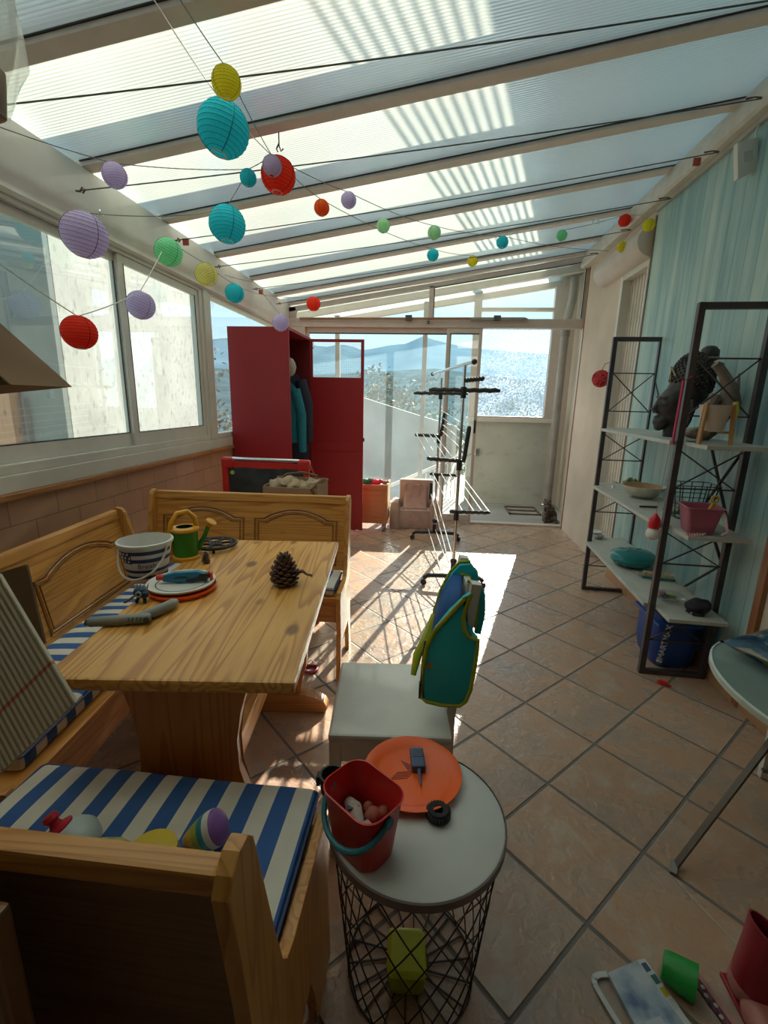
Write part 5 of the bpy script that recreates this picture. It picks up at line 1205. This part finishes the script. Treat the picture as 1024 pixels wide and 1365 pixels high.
HSE = thing('cardboard_house', 'cardboard play house with flat brown roof flap at the left edge', 'cardboard box', (0, 0, 0))
MB().prism([(-.399, 1.357), (-.476, 1.424), (-.62, 1.55), (-.64, 1.548), (-.49, 1.3475)], .42, .50, 'xz', bev=.002).build('roof_flap', CBM, HSE)
MB().box(-1.10, .50, .50, -.86, .505, 1.52).box(-1.10, .50, .50, -1.095, .74, 1.52).box(-1.10, .735, .50, -1.0, .74, 1.52).build('house_wall', CBM, HSE)
def plane_frame(a, b, c):   # local x along a->b, y towards c
    a, b, c = Vector(a), Vector(b), Vector(c); x = (b-a).normalized(); n_ = x.cross(c-a).normalized(); y = n_.cross(x)
    return Matrix(((x.x, y.x, n_.x, a.x), (x.y, y.y, n_.y, a.y), (x.z, y.z, n_.z, a.z), (0, 0, 0, 1)))
mf = plane_frame((-.516, .57, .897), (-.66, .53, .755), (-.60, .66, 1.09))
fl = MB().box(0, 0, -.003, .24, .26, .003).build('corrugated_flap', mt_, HSE); fl.matrix_local = mf
mf2 = plane_frame((-.735, .76, .872), (-.95, .76, .80), (-.80, .80, 1.02))
f2 = MB().box(0, 0, -.0025, .2, .16, .0025).build('rear_flap', M('dark cardboard', (.16, .10, .055), .85), HSE); f2.matrix_local = mf2
BG = thing('plastic_bag', 'clear plastic bag with pink print hanging at the top left corner', 'bag', (-.632, .70, 1.725)); BG.scale = (.72, .72, .72)
bgm = MB().lathe([(0, -.01), (.03, .0), (.05, .04), (.068, .09), (.075, .15), (.06, .22), (.02, .30), (.004, .36)], 28)
for v in bgm.b.verts: v.co += Vector((v.co.x, v.co.y, 0))*.25*mnoise.noise(v.co*18)
bgm.build('bag_film', glass('clear film', .30, col=(.75, .72, .68)), BG, True)
MB().lathe([(0, -.02), (.028, .0), (.034, .05), (.036, .075), (0, .078)], 20).build('bag_contents', M('tan contents', (.36, .24, .17), .7, var=.2), BG, True)
text('la', .045, M('pink print', (.45, .09, .11), .6), BG, Matrix.Translation((.045, -.058, .085)) @ Matrix.Rotation(R(25), 4, 'Z') @ Matrix.Rotation(R(90), 4, 'X') @ Matrix.Rotation(R(-25), 4, 'Z'), .0005, 'bag_print')
MB().tube([(0, 0, .35), (0, 0, .98)], .0018, 5).build('hanging_thread', WHT, BG)

# ---- wires across the roof
WRM = M('grey steel cable', (.10, .11, .10), .5, metal=.4)
cab = [('nearest the camera', (-1.56, 1.62, 2.235), (1.40, 1.95, 2.66)), ('second from the camera', (-1.56, 2.13, 2.20), (1.41, 2.62, 2.70)), ('third from the camera', (-1.56, 2.92, 2.245), (1.41, 2.93, 2.63)), ('fourth from the camera', (-1.56, 3.46, 2.24), (1.41, 3.42, 2.60)), ('fifth from the camera', (-1.56, 4.18, 2.25), (1.41, 4.03, 2.62)), ('nearest the far glass wall', (-1.56, 4.80, 2.25), (1.41, 4.75, 2.66))]
for nm, a, b in cab:
    t = thing('tension_wire', 'thin steel wire strung under the roof, the one %s' % nm, 'wire', a, 0, 'tension wires under the roof')
    d_ = Vector(b)-Vector(a)
    MB().tube([tuple(p) for p in catenary((0, 0, 0), d_, .02, 14)], .0028, 5).build('wire', WRM, t)
    MB().tube([(-.01, 0, .0), (.01, 0, -.004), (.02, 0, .012), (.035, 0, .004), (.02, 0, -.01), (.03, 0, 0)], .004, 6).build('hook_end', M('rusty hook', (.14, .09, .07), .6), t)
    MB().tube([tuple(d_+Vector((-.07, 0, .0))), tuple(d_+Vector((-.03, 0, .006))), tuple(d_+Vector((.0, 0, .0)))], [.005, .003, .006], 6).build('turnbuckle', M('rusty hook', (.14, .09, .07), .6), t)
for lb_, p in (('lower hook on the white eave left of the second wire', (-1.578, 2.28, 2.17)), ('red peg clipped on the roof wire end by the green lantern', (-1.50, 2.93, 2.245)), ('red peg clipped at the far left end of the fifth roof wire', (-1.50, 4.18, 2.235)), ('red peg clipped on the roof wire above the blue wall', (1.31, 2.93, 2.595))):
    redp = 'red' in lb_
    b = MB().box(-.018, -.006, -.025 if redp else -.014, .018 if redp else .004, .006, .012, .003)
    if redp: b.tube([(0, -.008, 0), (0, .008, 0)], .006, 8)
    else: b.tube([(.004, 0, .0), (.02, 0, -.008), (.018, 0, -.02)], .003, 6)
    small('clothes_peg' if redp else 'eave_hook', lb_, 'peg' if redp else 'hook', b, M('faded red peg', (.45, .08, .05), .6) if redp else STEEL, p)

# ---- paper lanterns
def paper(nm, c_):
    m, t, o = new_mat(nm); n = N(t)
    tc = n('ShaderNodeTexCoord'); no = n('ShaderNodeTexNoise', {'Vector': tc.outputs['Object'], 'Scale': 20.0, 'Detail': 3.0})
    col = n.ramp(no.outputs[0], [(.3, sh(c_, .92)), (.7, sh(c_, 1.05))])
    a = n('ShaderNodeBsdfDiffuse', {0: col}); b = n('ShaderNodeBsdfTranslucent', {0: col})
    mx_ = n('ShaderNodeMixShader', {0: .5, 1: a.outputs[0], 2: b.outputs[0]}); t.links.new(mx_.outputs[0], o.inputs[0]); return m
PAP = {'yellow': paper('yellow paper', (.95, .88, .08)), 'cream yellow': paper('pale yellow paper', (.95, .90, .40)), 'blue': paper('turquoise paper', (.06, .74, .86)), 'red': paper('red paper', (1, .09, .05)), 'orange': paper('orange paper', (1, .20, .05)), 'lilac': paper('lilac paper', (.78, .68, .95)), 'green': paper('mint paper', (.38, .94, .58)), 'pale green': paper('pale green paper', (.58, .93, .62))}
RIB = {}
protos = {}
def lantern_proto(kind):
    t = bpy.data.objects.new('paper_lantern', None); C.objects.link(t); t.empty_display_size = .05
    prof_ = [(.14, .47)]; nr = 13
    for i in range(nr*3+1):
        ph = -1.28+2.56*i/(nr*3); rr = .5*math.cos(ph)*(1-.022*math.sin(math.pi*(i % 3)/3))
        prof_.append((max(.14, rr), -.49*math.sin(ph)))
    prof_.append((.14, -.47))
    MB().lathe(prof_, 32).build('paper_shade', PAP[kind], t, True)
    rc = MB()
    for i in range(1, nr):
        ph = -1.28+2.56*i/nr; r_ = .5*math.cos(ph)+.001
        rc.tube([(r_*math.cos(R(a)), r_*math.sin(R(a)), -.49*math.sin(ph)) for a in range(0, 360, 15)], .005, 4, closed=True)
    c_ = PAP[kind].node_tree.nodes
    if kind not in RIB: RIB[kind] = M('%s rib' % kind, tuple(.5*q for q in {'yellow': (.6, .55, .05), 'cream yellow': (.7, .62, .2), 'blue': (.02, .38, .5), 'red': (.6, .03, .02), 'orange': (.6, .08, .02), 'lilac': (.42, .34, .55), 'green': (.15, .5, .28), 'pale green': (.3, .55, .33)}[kind]), .8)
    rc.build('wire_ribs', RIB[kind], t)
    sm_ = MB()
    for a in (10, 130, 250): sm_.tube([((.5*math.cos(q_)+.002)*math.cos(R(a)), (.5*math.cos(q_)+.002)*math.sin(R(a)), .49*math.sin(q_)) for q_ in [(-1.28+2.56*i/12) for i in range(13)]], .009, 4)
    sm_.build('paper_seams', RIB[kind], t)
    MB().tube([(.14*math.cos(R(a)), .14*math.sin(R(a)), -.47) for a in range(0, 360, 20)], .014, 6, closed=True).build('bottom_ring', M('pale ring', (.65, .65, .6), .5), t)
    MB().tube([(-.14, 0, .47), (0, 0, .44), (.14, 0, .47)], .010, 5).build('top_wire', STEEL, t)
    return t
LN = [
 ('yellow', -.687, 1.674, 2.307, .090, 0, 'yellow paper lantern, highest in the photo, above the big turquoise one'),
 ('blue', -.795, 1.890, 2.290, .180, 12, 'big turquoise paper lantern, the largest on the roof strings'),
 ('red', -.720, 2.281, 2.302, .150, 8, 'large red paper lantern with a small lilac one before it'),
 ('lilac', -.718, 2.194, 2.302, .081, 5, 'small lilac paper lantern hanging before the large red one'),
 ('blue', -.845, 2.248, 2.282, .071, 0, 'tiny turquoise paper lantern left of the large red one'),
 ('blue', -1.124, 2.659, 2.239, .187, -8, 'second large turquoise paper lantern, below the tiny turquoise one'),
 ('lilac', -1.317, 2.024, 2.209, .095, 6, 'small lilac paper lantern near the upper end of the left eave'),
 ('lilac', -1.380, 1.893, 1.953, .168, -10, 'big lilac paper lantern before the nearest left window'),
 ('green', -1.380, 2.509, 2.065, .136, -25, 'mint green paper lantern hanging tilted by the left eave'),
 ('cream yellow', -1.380, 2.917, 2.058, .132, 30, 'pale yellow paper lantern on the left eave beside the mint green one'),
 ('blue', -1.380, 3.329, 2.040, .126, -30, 'turquoise paper lantern at the far end of the left eave'),
 ('lilac', -1.380, 2.224, 1.759, .127, -20, 'lilac paper lantern hanging low before the left window mullion'),
 ('red', -1.380, 1.799, 1.582, .128, 0, 'red paper lantern hanging lowest before the left window'),
 ('lilac', -1.055, 3.300, 1.849, .112, 0, 'lilac paper lantern just above the red cupboard top'),
 ('red', -1.149, 4.600, 2.212, .130, 5, 'red paper lantern under the last rafter above the glass door'),
 ('orange', -.620, 2.683, 2.318, .080, 0, 'small orange paper lantern right of the large red one'),
 ('lilac', -.473, 2.658, 2.341, .078, 0, 'small lilac paper lantern right of the small orange one'),
 ('pale green', -.340, 3.085, 2.361, .079, 0, 'pale green paper lantern left of its twin on the middle string'),
 ('pale green', -.039, 3.360, 2.408, .085, 0, 'pale green paper lantern just above a small turquoise one'),
 ('blue', -.048, 3.832, 2.407, .087, 0, 'small turquoise paper lantern just below a pale green one'),
 ('blue', .453, 3.823, 2.485, .086, 0, 'small turquoise paper lantern, farthest right of the turquoise ones'),
 ('yellow', .269, 4.179, 2.456, .083, 0, 'small yellow paper lantern in the middle of the far roof bays'),
 ('green', .888, 3.914, 2.553, .076, 0, 'mint green paper lantern near the right end of the roof wire'),
 ('red', 1.36, 4.036, 2.686, .087, 0, 'small red paper lantern by the right ridge beam'),
 ('yellow', 1.36, 3.576, 2.505, .077, 0, 'yellow paper lantern in front of the blue wall top corner'),
 ('yellow', 1.36, 4.029, 2.507, .072, 0, 'yellow paper lantern before the shutter roller box')]
for kind, x, y, z, d_, tl, lb_ in LN:
    if kind not in protos: protos[kind] = t = lantern_proto(kind)
    else: t = copy_tree(protos[kind])
    t.location = (x, y, z); t.scale = (d_, d_, d_); t.rotation_euler = (R(tl*.6), R(tl), R(37*x*10))
    tag(t, lb_, 'lantern', 'paper lanterns strung under the roof')
CRD = M('grey lantern cord', (.22, .21, .19), .7)
def top(i): k_ = LN[i]; return (k_[1], k_[2], k_[3]+k_[4]*.46)
strs = [('cord running down from the near roof through the top yellow lantern', [(-.66, 1.15, 2.30), top(0), top(3), top(15), top(19), top(21)]),
 ('cord going right from the small lilac lantern to the ridge beam', [top(3), top(16), top(18), top(20), (1.40, 4.45, 2.60)]),
 ('pale cord from the near roof to the big turquoise lantern', [(-.72, 1.15, 2.31), top(1), top(3)]),
 ('cord from the near eave over the small lilac lantern', [(-1.55, 1.50, 2.20), top(6), top(4), top(3)]),
 ('cord linking the big lilac lantern and the second large turquoise one', [top(7), (-1.15, 2.3, 2.16), top(5), top(4)]),
 ('white cord along the left windows with the lowest red lantern', [(-1.50, 1.30, 1.90), top(12), top(11), top(8)]),
 ('cord along the left eave joining the yellow and turquoise lanterns', [top(8), top(9), top(10), (-1.4, 3.9, 2.15), top(14)]),
 ('cord holding the lilac lantern above the red cupboard', [top(13), (-1.3, 3.5, 2.15), (-1.56, 3.6, 2.22)]),
 ('cord with red and yellow lanterns by the right ridge beam', [top(22), top(23), (1.41, 3.85, 2.66), top(24)]),
 ('cord dropping to the yellow lantern before the roller box', [top(25), (1.40, 4.03, 2.60)])]
for lb_, P in strs:
    pts = []
    for a, b in zip(P, P[1:]):
        L_ = (Vector(b)-Vector(a)).length; seg = catenary(a, b, .018*L_, 8); pts += [tuple(q) for q in seg[(1 if pts else 0):]]
    o = MB().tube(pts, .0018 if 'white' not in lb_ else .0022, 5).build('lantern_cord', CRD if 'white' not in lb_ and 'pale' not in lb_ else WHT)
    tag(o, lb_, 'cord', 'cords carrying the paper lanterns')
small('wire_loop', 'white bent wire loop hanging under the roof near the right wall', 'loop', MB().tube([(.02*math.cos(R(a)), 0, .025*math.sin(R(a))) for a in range(-40, 221, 20)], .0025, 6), WHT, (1.10, 3.85, 2.62))
small('ceiling_hook', 'black double hook under the rafter above the large red lantern', 'hook', MB().tube([(0, 0, .06), (0, 0, .01), (.008, 0, -.01), (.018, 0, .0)], .003, 6).tube([(0, 0, .02), (-.012, 0, .0), (-.006, 0, -.012)], .003, 6), BLK, (-.70, 2.24, 2.385))

# ---- trees outside
HAZED_LEAF = M('leaf green', (.13, .17, .10), .8, var=.4, scale=2); HAZED_LEAF2 = M('hazed autumn leaf', (.22, .19, .13), .8, var=.4, scale=2); BARK = M('bark', (.10, .07, .05), .9)  # both leaf colours lightened to carry distance haze
def tree(label, loc, h_, r_, mat_, n_=1500, seed=1):
    random.seed(seed); t = thing('leafy_tree', label, 'tree', loc, 0, 'trees on the slope outside')
    tr = MB().tube([(0, 0, 0), (.1, 0, h_*.35), (0, .1, h_*.75)], [r_*.09, r_*.07, r_*.02], 7)
    for k_ in range(7): a = k_*.9; tr.tube([(0, 0, h_*(.3+.05*k_)), (r_*.5*math.cos(a), r_*.5*math.sin(a), h_*(.5+.05*k_))], [r_*.035, r_*.012], 5)
    tr.build('trunk', BARK, t)
    b = MB(); cl = [(Vector((random.gauss(0, .38), random.gauss(0, .38), random.gauss(0, .33))), random.uniform(.25, .5)) for _ in range(16)]
    for i in range(n_):
        c_, q = random.choice(cl); p = c_+Vector((random.gauss(0, 1), random.gauss(0, 1), random.gauss(0, 1))).normalized()*q*random.uniform(.6, 1)
        p = Vector((p.x*r_, p.y*r_, h_*.68+p.z*h_*.36)); s_ = r_*.036*random.uniform(.6, 1.4)
        u_ = Vector((random.gauss(0, 1), random.gauss(0, 1), random.gauss(0, 1))).normalized(); v_ = u_.orthogonal().normalized()
        w_ = u_.cross(v_)
        b.quad(p-v_*s_, p+w_*s_*.6, p+v_*s_, p-w_*s_*.6)
    b.build('foliage', mat_, t)
for a in (('dark bushy tree beyond the porch, seen behind the drying rack', (.9, 15, -3.2), 4.8, 1.9, HAZED_LEAF, 2600, 2), ('rounded tree beyond the parapet seen through the dusty glass', (-1.8, 20, -3.5), 6.2, 2.5, HAZED_LEAF2, 2600, 3), ('loose tree seen through the mesh of the cupboard door', (-5.6, 17, -3.5), 6.4, 2.3, HAZED_LEAF2, 2400, 4), ('twiggy autumn tree behind the narrow left window', (-7.2, 13.5, -4), 6.2, 2.2, HAZED_LEAF2, 1500, 5), ('green tree at the right seen through the spotted porch window', (4.2, 19.5, -3.5), 5.2, 2.0, HAZED_LEAF, 1500, 6)):
    tree(*a)
